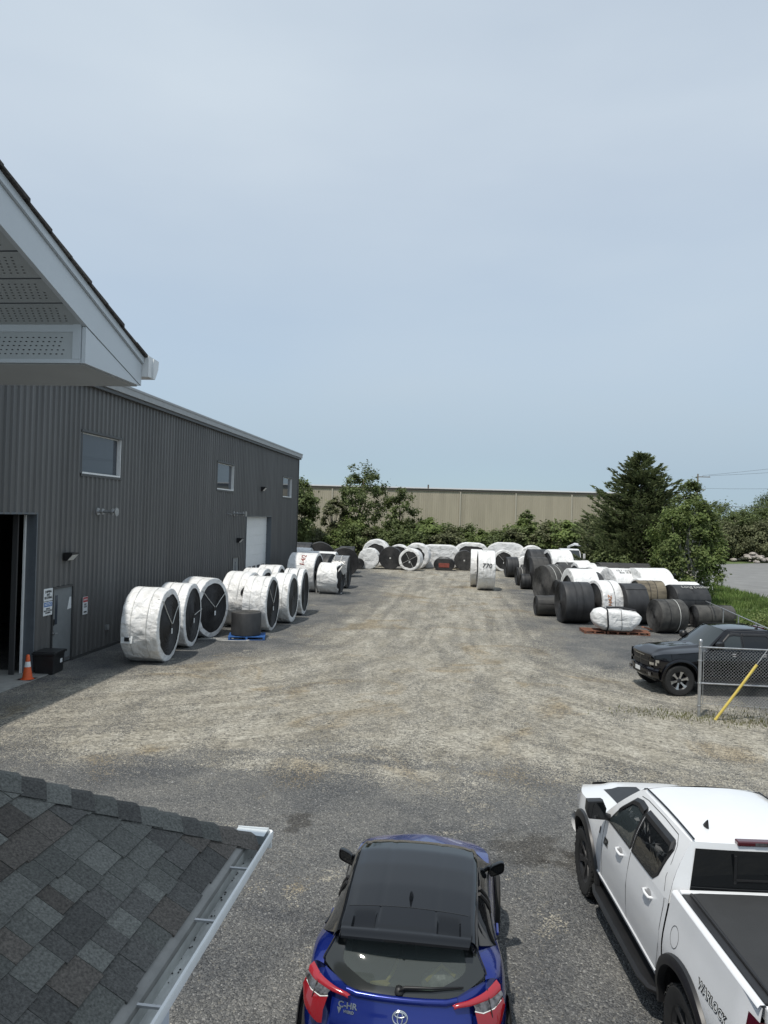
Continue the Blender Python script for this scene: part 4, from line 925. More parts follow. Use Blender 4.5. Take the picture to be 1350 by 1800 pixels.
        for v, w_ in ((1.72, .0), (1.80, .10), (2.0, .14), (3.7, .14), (3.9, .10), (3.98, .0)):
            rows.append([(s*.86, -v, .36), (s*(.93+w_), -v, .35), (s*(.94+w_), -v, .38), (s*(.92+w_*.9), -v, .41), (s*.86, -v, .41)])
        mb.grid(rows).build('running_board', 'satin', T, 40)
        # mirror
        m_ = MB(); rows = []
        for v, sc_ in ((2.10, .55), (2.14, .95), (2.22, 1.05), (2.27, 1.0), (2.275, .9)):
            rows.append([(s*(1.135+dx*sc_), -v, 1.535+dz*sc_) for dx, dz in ((-.10, -.12), (.09, -.11), (.12, -.03), (.11, .10), (-.08, .11), (-.12, .02))])
        m_.grid(rows, True); o_ = len(m_.v); m_.f.append(tuple(range(6))); m_.f.append(tuple(range(o_-6, o_)))
        mo = m_.build('mirror', 'satin', T, 50); MB().add([(s*(1.135+dx), -2.279, 1.535+dz) for dx, dz in ((-.09, -.10), (.08, -.095), (.10, -.03), (.095, .085), (-.07, .095), (-.10, .02))], [(0, 1, 2, 3, 4, 5)]).build('mirror_glass', 'carglass', mo)
        MB().tube([(s*.93, -2.16, 1.40), (s*1.05, -2.18, 1.44)], .045, 8).build('mirror_arm', 'satin', mo)
        # lights
        rows = [[(s*lerp(.60, S(.2, z)+.004, u)*1.0, -lerp(.115, .42, u**2.2), z-.02*u) for u in (0, .25, .5, .75, .9, 1.0)] for z in (.86, .93, 1.0, 1.06)]
        hl = patch(rows, 'headlight', 'carglass', T); rows = [[(s*lerp(.62, .86, u), -lerp(.115, .27, u**2.0)+.016, z) for u in (0, .5, 1)] for z in (.865, .90, .945)]; patch(rows, 'lamp_unit', 'chrome', hl)
        rows = [[(s*lerp(.80, .90, u), -lerp(.22, .33, u)+.014, z) for u in (0, .5, 1)] for z in (.95, 1.03)]; patch(rows, 'lamp_unit', 'chrome', hl)
        MB().box(min(s*.62, s*.74), max(s*.62, s*.74), -.10, -.055, .54, .64).build('fog_light', 'clearlens', T)
        rows = [[(s*(S(v, z)+.006), -v, z) for v in (5.66, 5.72, 5.78)]+[(s*.83, -5.80, z)] for z in (.92, 1.1, 1.28, 1.40)]; patch(rows, 'tail_lamp', 'darkred', T)
    # hood
    rows = []
    for i in range(22):
        v = lerp(.16, 1.92, i/21); row = []
        for k in range(33):
            u = lerp(-1, 1, k/32); w_ = S(v, zt(v)); x = u*w_
            z = zt(v)+.075*(1-abs(u)**3.0)*smooth01(.1, .7, v)+.028*(smooth01(.58, .46, abs(x))*smooth01(.2, .6, v))
            if abs(abs(x)-.33) < .13: z += .022*smooth01(.9, 1.5, v)*(1-((abs(x)-.33)/.13)**2)
            if v < .28: z -= .05*(1-(v-.16)/.12)**2
            row.append((x, -v, z))
        rows.append(row)
    hood = patch(rows, 'hood', paint, T, 60)
    if decal:
        for s in (-1, 1):
            rows = []
            for i in range(9):
                v = lerp(.9, 1.78, i/8); rows.append([(s*x, -v, zt(v)+.075*(1-abs(x/S(v, zt(v)))**3)+.028*smooth01(.58, .46, x)+.022*smooth01(.9, 1.5, v)*max(0, 1-((x-.33)/.13)**2)+.004) for x in (.20, .27, .33, .39, .46, .55, .66)])
            patch(rows, 'hood_decal', 'satin', hood)
    MB().grid([[(x, -lerp(1.86, 1.98, k), 1.35+.03*(1-(x/.8)**2)+.015*k) for x in (-.82, -.5, 0, .5, .82)] for k in (0, 1)]).build('cowl', 'satin', T)
    # windscreen
    rows = []
    for i in range(9):
        t = i/8; rows.append([(u*lerp(.845, .665, t), -lerp(1.93, 2.63, t)+.10*(1-u*u), lerp(1.345, 1.945, t)+.02*(1-u*u)) for u in [k/8-1 for k in range(17)]])
    ws = patch(rows, 'windscreen', 'screen', T, True)
    for s in (-1, 1):
        rows = [[(s*lerp(a0, a1, t), -lerp(1.93, 2.63, t)+o_, lerp(1.345, 1.945, t)+.006) for t in (0, .25, .5, .75, 1)] for a0, a1, o_ in ((.87, .70, -.03), (.85, .675, .012), (.81, .63, .018))]; patch(rows, 'pillar', paint if paint != 'paintwhite' else 'paintwhite', T)
    MB().tube([(-.1, -1.93, 1.40), (.5, -2.1, 1.475)], .012, 6).build('wiper', 'black', ws); MB().tube([(-.65, -1.95, 1.40), (-.1, -2.05, 1.46)], .012, 6).build('wiper', 'black', ws)
    # roof
    rows = []
    for i in range(17):
        v = lerp(2.56, 4.07, i/16); f = (v-2.56)/1.51; zc = 1.945+.045*math.sin(math.pi*min(1, max(0, .12+f*.8)))-.02*smooth01(.94, 1.0, f)
        hw = .70; row = []
        for k in range(29):
            u = lerp(-1, 1, k/28); row.append((u*hw, -v, zc-.035*abs(u)**3-.012*smooth01(.9, 1, abs(u))))
        rows.append(row)
    rf = patch(rows, 'roof', paint, T, True)
    for s in (-1, 1):
        MB().tube([(s*.655, -lerp(2.66, 4.02, k/6), 1.965+.028*math.sin(math.pi*(.12+k/6*.8))-.016) for k in range(7)], .010, 5).build('roof_gutter', 'satin', rf)
    fin = MB().grid([[(.02*math.cos(q*.785)*f+.0, .06*math.sin(q*.785)*f-.05*(1-f), h) for q in range(8)] for f, h in ((1, 0), (.85, .02), (.5, .055), (.15, .085))], True); fin.build('antenna', 'black', T, True, loc=(-.42, -3.74, 1.972))
    # rear of cab
    rows = []
    for i in range(7):
        t = i/6; rows.append([(u*(P(4.16, lerp(zt(4.16)+.001, 1.944, t), 1)[0]), -lerp(4.165, 4.062, t)-.03*(1-u*u), lerp(1.38, 1.95, t)) for u in [k/6-1 for k in range(13)]])
    patch(rows, 'cab_rear_panel', paint, T, True)
    rows = []
    for i in range(7):
        t = lerp(.10, .90, i/6); rows.append([(u*lerp(.765, .655, t), -lerp(4.165, 4.065, t)-.03*(1-u*u)-.012, lerp(1.38, 1.95, t)) for u in [k/6-1 for k in range(13)]])
    bg = patch(rows, 'back_window', 'carglass', T, True)
    for s in (-1, 1): MB().box(s*.30-.012, s*.30+.012, -4.165, -4.15, 1.46, 1.86).build('slider_frame', 'satin', bg)
    MB().box(-.30, .30, -4.175, -4.155, 1.62, 1.635).build('slider_frame', 'satin', bg)
    bl_ = bevel(MB().box(-.26, .26, -4.115, -4.03, 1.935, 1.985).build('brake_light', 'darkred', T), .012); MB().box(-.09, .09, -4.118, -4.112, 1.945, 1.975).build('cargo_lamp', 'clearlens', bl_)
    # bed
    for s in (-1, 1):
        rows = [[(s*x, -v, z) for v in (4.20, 4.6, 5.0, 5.4, 5.7, 5.78)] for x, z in ((S(5, 1.505), 1.505), (.915, 1.528), (.88, 1.530), (.865, 1.518), (.862, 1.40))]; patch(rows, 'bed_rail', paint, T, True)
        mb = MB(); mb.box(min(s*.775, s*.861), max(s*.775, s*.861), -5.74, -4.22, 1.44, 1.522); bevel(mb.build('rail_cap', 'satin', T), .012)
    if tonneau:
        rows = []
        for i in range(25):
            v = lerp(4.275, 5.73, i/24); rows.append([(x, -v, 1.530+.006*nz(v*2, x*2)+(.012 if abs(x) < .74 else 0)) for x in [lerp(-.79, .79, k/16) for k in range(17)]])
        patch(rows, 'tonneau_cover', 'tonneau', T, True)
        for s in (-1, 1): MB().tube([(s*.775, -4.28, 1.532), (s*.775, -5.72, 1.532)], .014, 8).build('cover_rail', 'satin', T)
    else: MB().box(-.86, .86, -5.74, -4.22, .95, 1.0).build('bed_floor', 'satin', T)
    bevel(MB().box(-.87, .87, -5.82, -5.755, .72, 1.515).build('tailgate', paint, T), .015)
    bevel(MB().box(-.86, .86, -4.262, -4.205, .8, 1.538).build('bed_bulkhead', paint, T), .01)
    bevel(MB().box(-.95, .95, -5.96, -5.80, .50, .70).build('rear_bumper', 'satin', T), .03)
    # front fascia
    rows = []
    for i, (o_, z) in enumerate(((.135, 1.185), (.09, 1.15), (.075, 1.0), (.08, .85), (.10, .76))):
        rows.append([(u*.64, -o_-.07*u*u, z) for u in [k/6-1 for k in range(13)]])
    gr = patch(rows, 'grille', paint if paint == 'paintblack' else 'satin', T, 40)
    for z0, z1 in ((.80, .92), (.96, 1.06)):
        for s in (-1, 1):
            rows = [[(s*lerp(.05, .54, u), -.078-.06*(lerp(.05, .54, u)/.64)**2+.006, z) for u in (0, .33, .66, 1)] for z in (z0, z1)]; patch(rows, 'grille_mesh', 'black', gr)
    MB().grid([[(x, -.058-.05*(x/.64)**2, z) for x in (-.3, 0, .3)] for z in (1.085, 1.10)]).build('grille_badge', 'chrome', gr)
    rows = []
    for z, o_, w_ in ((.80, .16, .90), (.77, .03, .93), (.70, .0, .96), (.60, .0, .96), (.52, .04, .94), (.47, .10, .90), (.42, .2, .85)):
        rows.append([(u*w_, -o_-.26*abs(u)**2.6, z) for u in [k/8-1 for k in range(17)]])
    bp2 = patch(rows, 'front_bumper', paint, T, 50); rows = [[(u*.45, -.0+.012-.26*abs(u*.45/.96)**2.6-(.03 if z < .55 else 0), z) for u in (-1, -.5, 0, .5, 1)] for z in (.52, .60)]; patch(rows, 'air_dam', 'black', bp2)
    MB().box(-.16, .16, .003, .012, .60, .72).build('licence_plate', 'paper', bp2)
    # undercarriage
    MB().box(-.55, .55, -5.6, -.4, .34, .62).build('chassis', 'black', T)
    MB().box(-.90, .90, -4.1, -1.7, .42, .60).build('floor_pan', 'black', T)
    if decal:
        for s in (-1, ):
            def lay(txt, size, vc, zc_, mat, xs=1.0, off=.004, bold=0.0, shear=0.0):
                mb = text_mb(txt, size, .0008, bold=bold, xs=xs, shear=shear); mb.v = [P(vc+v[0]*(1 if s < 0 else -1), zc_+v[1], s, off+v[2]) for v in mb.v]; return mb.build('lettering', mat, T)
            lay(decal, .100, 5.20, 1.14, 'ink', .96, .004, .007); lay(decal, .100, 5.20, 1.14, 'paper', .96, .0065, -.0016)
            lay('ISR', .12, 2.22, 1.12, 'ink', 1.0, .006, .006, .2); lay('I', .11, 1.95, 1.16, 'ink', 1.4, .006, .006)
            rows = [[P(4.42+.085*math.cos(q*.2618)*k, 1.20+.10*math.sin(q*.2618)*k, s, .003) for q in range(25)] for k in (1, .94)]; MB().grid(rows).build('fuel_door', 'gap', T)
    for ch in T.children_recursive:
        if ch.name.startswith(('wheel.', 'tyre', 'spoke', 'hub_cap', 'brake_disc')) or ch.name == 'wheel' or ch.location.length > .01: continue
        for vt in ch.data.vertices:
            if vt.co.y > -1.0: vt.co.y -= nose*(1+vt.co.y)
            if vt.co.y < -4.2: vt.co.y = -4.2+(vt.co.y+4.2)*1.08
    return T
pickup('white pickup truck with black bed cover parked at lower right', (2.62, 11.80, 0), rad(5.6), 'paintwhite', 'alloydark', True, 'WARLOCK', AX=(1.26, 4.70), nose=.1)
pickup('black pickup truck parked nose left behind the chain link fence', (5.22, 23.65, 0), rad(101), 'paintblack', 'alloy', True, None, AX=(1.05, 4.62), WR=.455, nose=.2)

# ---------------------------------------------------------------- blue crossover
def crossover():
    T = thing('crossover_car', 'blue crossover with gloss black roof parked at bottom centre', 'car', (-.43, 5.95, 0), rad(-.4))
    L = 4.25
    ztab = [(0, .86), (.12, .98), (.26, 1.05), (.42, 1.10), (.8, 1.15), (1.1, 1.14), (1.6, 1.09), (2.2, 1.04), (2.9, .99), (3.3, .96), (3.8, .88), (4.25, .74)]
    wtab = [(0, .83), (.3, .90), (.62, .95), (.9, .945), (1.3, .895), (1.8, .855), (2.4, .86), (2.9, .885), (3.3, .895), (3.7, .87), (4.25, .78)]
    kw = [(0, .93), (.12, .985), (.35, 1.0), (.55, .985), (.75, .965), (.88, .945), (.95, .925), (1, .90)]
    ksh = [(0, .05), (.2, .0), (.42, .0), (.5, .07), (.62, .14), (.8, .22), (.92, .28), (.97, .31), (1, .34)]
    N = 96; rows = []; e = 2/4.6
    def sg(c, p): return math.copysign(abs(c)**p, c)
    for i in range(25):
        k = i/24; row = []
        for j in range(N):
            th = 2*math.pi*j/N; c, s = math.cos(th), math.sin(th); yb = L/2+L/2*sg(s, e)
            w = interp(wtab, yb)*interp(kw, k); x = w*sg(c, e)
            sh = interp(ksh, k)*max(0, 1-yb/.9); yy = yb+sh+(.35*k*max(0, (yb-3.3)/.95)*-1)
            z = lerp(.30, interp(ztab, yy), k)
            row.append((x, yy, z))
        rows.append(row)
    body = patch([r+[r[0]] for r in rows], 'body', 'paintblue', T, 60)
    top = rows[-1]
    # hood deck
    hr = []
    for j in range(0, N//4+1):
        a, b_ = top[j], top[(N//2-j) % N]
        if a[1] > 2.75: hr.append([(lerp(a[0], b_[0], u), a[1]+.05*math.sin(math.pi*u)*(1 if a[1] > 3.9 else 0), a[2]+.05*math.sin(math.pi*u)) for u in [q/12 for q in range(13)]])
    patch(hr, 'hood', 'paintblue', T, True)
    # roof
    def rz(y): return interp([(.40, 1.435), (.46, 1.447), (.6, 1.478), (.85, 1.515), (1.2, 1.542), (1.6, 1.555), (1.95, 1.548), (2.2, 1.515), (2.34, 1.478)], y)
    def rw(y): return interp([(.4, .555), (.5, .575), (.85, .565), (1.4, .585), (2.0, .60), (2.34, .575)], y)
    rows = []
    for i in range(33):
        y = lerp(.852, 2.34, i/32); row = []
        for k in range(37):
            u = lerp(-1, 1, k/36); x = u*rw(y); z = rz(y)-.030*u*u-.012*u**8
            for gx in (.235*rw(y)*2, ):
                z -= .009*math.exp(-((abs(x)-gx*.98)/.014)**2)
            z -= .010*math.exp(-((abs(x)-rw(y)*.93)/.010)**2)
            row.append((x, y+.045*(1-u*u)*(1 if i == 0 else .0)*0, z))
        rows.append(row)
    rf = patch(rows, 'roof', 'gloss', T, 60)
    for s in (-1, 1):
        rows = []
        for y in [lerp(.55, 2.36, k/14) for k in range(15)]:
            z = rz(y)-.042; rows.append([(s*rw(y), y, z), (s*(rw(y)+.022), y, z-.008), (s*(rw(y)+.05), y, z-.035), (s*(rw(y)+.07), y-.0, z-.075)])
        patch(rows, 'roof_rail', 'gloss', T, 50)
    fin = MB().grid([[(.022*math.cos(q*.785)*f, .075*math.sin(q*.785)*f-.055*(1-f), h) for q in range(8)] for f, h in ((1, 0), (.9, .015), (.55, .05), (.2, .075), (.02, .082))], True); fin.build('antenna', 'gloss', T, True, loc=(.015, 1.02, 1.527))
    # spoiler with two sunken pockets
    rows = []
    for i in range(34):
        y = lerp(.848, .43, i/33); row = []
        for k in range(81):
            u = lerp(-1, 1, k/80); x = u*rw(y); yy = y+.05*u*u*smooth01(.75, .45, y); z = rz(y)-.030*u*u
            pk = smooth01(.275, .285, abs(x))*smooth01(.485-.05*(y-.6), .475-.05*(y-.6), abs(x))
            if .555 < y < .80: z -= pk*.05*smooth01(.81, .60, y)
            z -= .006*math.exp(-((abs(x)-.255)/.006)**2)*smooth01(.5, .56, y)
            if y < .55: z += .010*math.exp(-((y-.50)/.035)**2)
            row.append((x, yy, z))
        rows.append(row)
    row = rows[-1]; rows.append([(p[0], p[1]-.004, p[2]-.02) for p in row]); rows.append([(p[0]*.98, p[1]+.06, p[2]-.034) for p in row]); rows.append([(p[0]*.96, p[1]+.26, p[2]+.0) for p in row])
    sp_ = patch(rows, 'spoiler', 'gloss', T, 40)
    MB().grid([[(x, .849+.004*q, rz(.85)-.030*(x/.565)**2+.0012) for x in [lerp(-.545, .545, k/16) for k in range(17)]] for q in (-1.2, 1.2)]).build('roof_seam', 'black', sp_)
    for s in (-1, 1):
        # spoiler side wing running down beside the glass
        rows = []
        for t in (0, .25, .5, .75, 1):
            y = lerp(.50, .56, t); rows.append([(s*lerp(.565, .60, t), y, lerp(1.43, 1.30, t)), (s*lerp(.58, .615, t), y+.05, lerp(1.435, 1.30, t)), (s*lerp(.585, .63, t), y+.16, lerp(1.44, 1.33, t)), (s*lerp(.56, .60, t), y+.22, lerp(1.45, 1.35, t))])
        patch(rows, 'spoiler_wing', 'gloss', sp_, 50)
    # hatch glass
    def cv(x): return .05*(x/.66)**2+.05*(abs(x)/.66)**5
    def G(x, s, off=0):
        y = lerp(.74, .305, s)+cv(x)*lerp(.45, 1, s)-.03*math.sin(math.pi*min(s, 1))
        z = lerp(1.425, 1.068, s)+.012*(abs(x)/.66)**2
        return (x, y-off*.62, z+off*.78)
    out_h = resample([(0, 0), (.3, 0), (.57, 0), (.61, .30), (.69, .66), (.70, .74), (.60, .87), (.47, 1.0), (.38, 1.03), (.2, 1.03), (0, 1.03)], 33)
    in_h = resample(catmull([(0, .10), (.25, .10), (.44, .11), (.50, .2), (.525, .42), (.535, .60), (.50, .70), (.40, .80), (.30, .895), (.2, .915), (.1, .91), (0, .91)], 4), 33)
    def full(h): return [(p[0], p[1]) for p in h]+[(-p[0], p[1]) for p in h[-2:0:-1]]
    fo, fi = full([(v.x, v.y) for v in out_h]) if hasattr(out_h[0], 'x') else None, full([(v.x, v.y) for v in in_h])
    ring = [[G(x, s) for x, s in fo], [G(lerp(a[0], b_[0], .5), lerp(a[1], b_[1], .5)) for a, b_ in zip(fo, fi)], [G(x, s) for x, s in fi]]
    MB().grid(ring, True).build('hatch_frame', 'frit', T, True)
    cx, cs = 0, .5; gl = [[G(lerp(cx, x, f), lerp(cs, s, f), -.003) for x, s in fi] for f in (1, .8, .6, .4, .2, .02)]
    mb = MB().grid(gl, True); mb.build('hatch_glass', 'hatchglass', T, True)
    # wiper
    w = MB().tube([G(-.02, .98, .03), G(.03, .93, .045), G(.25, .915, .045), G(.52, .89, .03)], .018, 8, r1=.007); w.build('rear_wiper', 'black', T, True)
    MB().lathe([(0, .05), (.03, .045), (.04, 0)], 16).build('wiper_pivot', 'black', T, True, loc=G(-.02, .98, .0))
    # hatch lip below the glass, following the glass contour
    lc = resample([G(-x, q) for x, q in ((.47, 1.0), (.38, 1.03), (.2, 1.03), (.1, 1.03))]+[G(0, 1.03)]+[G(x, q) for x, q in ((.1, 1.03), (.2, 1.03), (.38, 1.03), (.47, 1.0))], 41)
    rows = [[tuple(p+Vector((0, dy, dz))) for p in lc] for dy, dz in ((.004, -.008), (-.006, .004), (-.024, .006), (-.040, -.004), (-.046, -.022), (-.040, -.040))]
    patch(rows, 'hatch_lip', 'paintblue', T, True)
    rows = []
    for o_, z_ in ((-.040, 1.02), (-.055, .97), (-.085, .92), (-.115, .86), (-.14, .80), (-.13, .76)):
        rows.append([(x, .305+cv(x)+o_, z_) for x in [lerp(-.60, .60, k/24) for k in range(25)]])
    hp = patch(rows, 'hatch_panel', 'paintblue', T, True)
    def onhatch(mb, x, z, off=.006):
        mb.v = [(x+v[0], .305+cv(x+v[0])+interp([(.80, -.14), (.86, -.115), (.92, -.085), (.97, -.055), (1.0, -.045)], z+v[1])-off-v[2], z+v[1]) for v in mb.v]; return mb
    em = MB()
    for rx, rz_, oz in ((.062, .044, 0), (.022, .043, .0), (.045, .016, .018)):
        em.grid([[( (rx+d*math.cos(q*.7854))*math.cos(t*.2618), oz+(rz_+d*math.cos(q*.7854))*math.sin(t*.2618), d*math.sin(q*.7854)) for q in range(8)] for d in (.006,) for t in range(25)], True)
    onhatch(em, 0, .925).build('emblem', 'chrome', hp, True)
    onhatch(text_mb('C-HR', .052, .002, bold=.0015, xs=1.35), -.45, .95).build('lettering', 'chrome', hp); onhatch(text_mb('HYBRID', .026, .002, bold=.001), -.435, .912).build('lettering', 'chrome', hp)
    onhatch(MB().add([(-.02, .016, .002), (.02, .016, .002), (0, -.024, .002)], [(0, 1, 2)]), -.52, .915).build('badge', 'chrome', hp)
    onhatch(MB().box(-.17, .17, -.06, .045, 0, .008), .0, .80).build('licence_plate', 'paper', hp)
    onhatch(text_mb('ONTARIO', .04, .001), .02, .825, .016).build('lettering', 'ink', hp)
    # tail lamps
    for s in (-1, 1):
        def bez(pts): return [(s*p.x, p.y, p.z) for p in resample(catmull(pts, 5), 15)]
        A = bez([(.80, .53, 1.135), (.725, .425, 1.11), (.665, .375, 1.09), (.56, .315, 1.068), (.46, .285, 1.05), (.43, .277, 1.035)])
        B = bez([(.84, .485, 1.075), (.765, .385, 1.068), (.685, .335, 1.055), (.585, .285, 1.042), (.475, .256, 1.03), (.445, .252, 1.018)])
        tl = MB().grid([A, [tuple(Vector(a).lerp(Vector(b_), .5)+Vector((s*.012, -.016, .012))) for a, b_ in zip(A, B)], B]).build('tail_lamp', 'redpale', T, True)
        Bq = B[:10]; Cc = bez([(.855, .46, 1.035), (.80, .36, 1.015), (.735, .30, 1.0), (.665, .26, 1.005), (.62, .255, 1.02)])[:15]; Cc = [tuple(v) for v in resample(Cc, 10)]
        MB().grid([Bq, [tuple(Vector(a).lerp(Vector(b_), .5)+Vector((s*.008, -.012, .006))) for a, b_ in zip(Bq, Cc)], Cc]).build('clear_lens', 'clearlens', tl, True)
        D = [tuple(v) for v in resample(bez([(.868, .42, .95), (.835, .315, .90), (.765, .235, .86), (.69, .19, .83), (.655, .185, .835)]), 10)]
        MB().grid([Cc, [tuple(Vector(a).lerp(Vector(b_), .5)+Vector((s*.012, -.014, .004))) for a, b_ in zip(Cc, D)], D]).build('lower_lens', 'redlens', tl, True)
        MB().tube([Cc[1], Cc[4], Cc[7], Cc[9]], .005, 6).build('light_bar', 'lens', tl)
        MB().tube([A[4], tuple(Vector(B[5])+Vector((s*.01, -.012, .0))), tuple(Vector(Cc[5])+Vector((s*.006, -.01, 0))), D[5]], .005, 5).build('lamp_gap', 'black', tl)
        # blue quarter panel between glass and haunch
        Q = [[], [], [], []]
        for k in range(13):
            t = k/12; ss = lerp(.80, -.02, t); hx = interp([(0, .575), (.3, .613), (.66, .693), (.74, .703), (.8, .70)], ss); g_ = Vector(G(hx, ss)); g_.x *= s; g_ += Vector((s*.004, .004, -.004))
            yb = lerp(.52, 1.28, t); b_ = Vector((s*interp(wtab, yb)*.895, yb, interp(ztab, yb)-.004))
            if t < .35: b_ = b_.lerp(Vector((s*.80, .53, 1.13)), 1-t/.35)
            Q[0].append(g_); Q[1].append(g_.lerp(b_, .33)+Vector((s*.016, 0, .016))); Q[2].append(g_.lerp(b_, .66)+Vector((s*.02, 0, .018))); Q[3].append(b_)
        patch(Q, 'quarter_panel', 'paintblue', T, True)
        MB().tube([tuple(Vector(Q[0][k])+Vector((s*.006, -.004, .010))) for k in range(1, 13)], .007, 6).build('quarter_trim', 'satin', T)
        # side glazing
        rows = [[], [], [], []]
        for k in range(21):
            t = k/20; yb = lerp(1.05, 2.98, t); b_ = Vector((s*(interp(wtab, yb)*.90-.006), yb, interp(ztab, yb)-.004))
            yt = lerp(.60, 2.36, min(1, t/.80)); a = Vector((s*(rw(yt)+.066), yt, rz(yt)-.112))
            if t > .80: a = a.lerp(Vector((s*.775, 2.98, 1.0)), (t-.80)/.20)
            for q, f in enumerate((0, .33, .66, 1)): rows[q].append(a.lerp(b_, f)+Vector((s*.03*math.sin(math.pi*f), 0, 0)))
        sg_ = patch(rows, 'side_glass', 'carglass', T, True)
        MB().tube([tuple(v+Vector((s*.004, 0, .006))) for v in rows[3][1:]], .009, 6).build('belt_moulding', 'satin', sg_)
        for k in (7, 8): MB().tube([tuple(rows[q][k]+Vector((s*.006, 0, 0))) for q in range(4)], .018, 6).build('window_pillar', 'satin', sg_)
        # mirrors
        rr = []; NM = 20
        def mo(k, ex=.55): 
            c, q = math.cos(2*math.pi*k/NM), math.sin(2*math.pi*k/NM); return math.copysign(abs(c)**ex, c), math.copysign(abs(q)**ex, q)
        for f, sc_ in ((-.062, .86), (-.060, .96), (-.03, 1.0), (.01, .93), (.05, .72), (.07, .4), (.075, .05)):
            rr.append([(s*(0.875+.088*mo(k)[0]*sc_-.05*f), 2.70+f+.03*mo(k)[0], 1.09+.068*mo(k)[1]*sc_+.02*mo(k)[0]) for k in range(NM)])
        mm = MB().grid(rr, True).build('mirror', 'gloss', T, 60)
        MB().add([(s*(0.875+.088*mo(k)[0]*.84), 2.645+.03*mo(k)[0], 1.09+.068*mo(k)[1]*.84+.02*mo(k)[0]) for k in range(NM)], [tuple(range(NM))]).build('mirror_glass', 'carglass', mm)
        MB().tube([(s*.76, 2.82, 1.02), (s*.84, 2.75, 1.05)], .03, 7).build('mirror_arm', 'gloss', mm)
        bevel(MB().box(-.012, .012, -.09, .09, -.016, .016).build('door_handle', 'paintblue', T, loc=(s*(interp(wtab, 1.7)*.985+.004), 1.7, .93)), .006)
        for ax in (.80, 3.38):
            def bs(y, z, of): return (s*(interp(wtab, y)*interp(kw, max(0, min(1, (z-.30)/(interp(ztab, y)-.30))))+of), y, max(z, .29))
            rows = [[bs(ax+r_*math.cos(math.pi*q/24), .335+r_*math.sin(math.pi*q/24), of) for r_, of in ((.44, .002), (.425, .012), (.385, .012), (.38, .003))] for q in range(25)]
            patch(rows, 'arch_trim', 'satin', T)
            rows = [[bs(ax+r_*math.cos(math.pi*q/24), .335+r_*math.sin(math.pi*q/24), .003) for r_ in (.382, .2, .01)] for q in range(25)]; patch(rows, 'wheel_well', 'black', T)
            wheel(T, s*.845, ax, .335, s, 'alloydark', .22, 5, False)
    # windscreen
    rows = []
    for i in range(7):
        t = i/6; rows.append([(u*lerp(.585, .74, t), lerp(2.34, 3.02, t)+.10*(1-u*u)*t, lerp(1.470, 1.0, t)-.04*u*u*(1-t)+.012*t) for u in [k/5-1 for k in range(11)]])
    patch(rows, 'windscreen', 'carglass', T, True)
    # cabin interior seen through the hatch glass
    it = MB(); it.box(-.60, .60, .50, 2.7, .55, .60); it.box(-.62, -.58, .55, 2.7, .6, 1.25); it.box(.58, .62, .55, 2.7, .6, 1.25); it.build('cabin_shell', 'interior', T)
    MB().grid([[(x, y, z) for x in (-.56, 0, .56)] for y, z in ((.40, .96), (.62, .98), (.95, 1.0))]).build('parcel_shelf', 'interior', T)
    for x in (-.3, .3):
        st_ = bevel(MB().box(x-.24, x+.24, 1.02, 1.18, .6, 1.18).build('rear_seat', 'interior', T), .05); bevel(MB().box(x-.12, x+.12, 1.06, 1.16, 1.19, 1.34).build('headrest', 'interior', st_), .03)
    return T
crossover()
MT['yellowplastic'] = M('yellow_plastic', (.55, .45, .10), .4); MT['greenplastic'] = M('green_plastic', (.05, .40, .12), .4); MT['bag'] = M('clear_bag', (.30, .30, .27), .3, var=.5, vscale=14, bump=.01, bscale=25)
sc_ = thing('ice_scraper', 'yellow ice scraper lying behind the rear glass of the blue car', 'scraper', (-.62, 6.50, .985), rad(-10))
MB().prism([(-.10, -.03), (.06, -.05), (.08, 0), (.02, .03)], 0, .02, 'z').build('blade', 'yellowplastic', sc_); MB().tube([(.04, 0, .02), (.07, .10, .05), (.07, .26, .07)], .016, 7).build('handle', 'yellowplastic', sc_, True)
bg_ = thing('cargo_bag', 'crumpled yellow and clear bag at right behind the rear glass', 'bag', (-.08, 6.56, .985))
mb = MB(); mb.grid([[(.20*math.cos(q*.5236)*f*(1+.3*nz(q, f*3)), .11*math.sin(q*.5236)*f*(1+.3*nz(q+5, f)), h+.04*nz(q*1.3, f*4)) for q in range(12)] for f, h in ((1, 0), (.95, .06), (.7, .11), (.3, .14), (.02, .15))], True); mb.build('bag_film', 'bag', bg_, True)
MB().tube([(-.15, -.06, .06), (-.02, .0, .17), (.1, -.05, .12)], .018, 6).build('bag_handle', 'yellowplastic', bg_); MB().tube([(-.28, -.16, .02), (-.1, -.17, .03), (.04, -.13, .02)], .022, 6).build('green_wrapper', 'greenplastic', bg_, True)
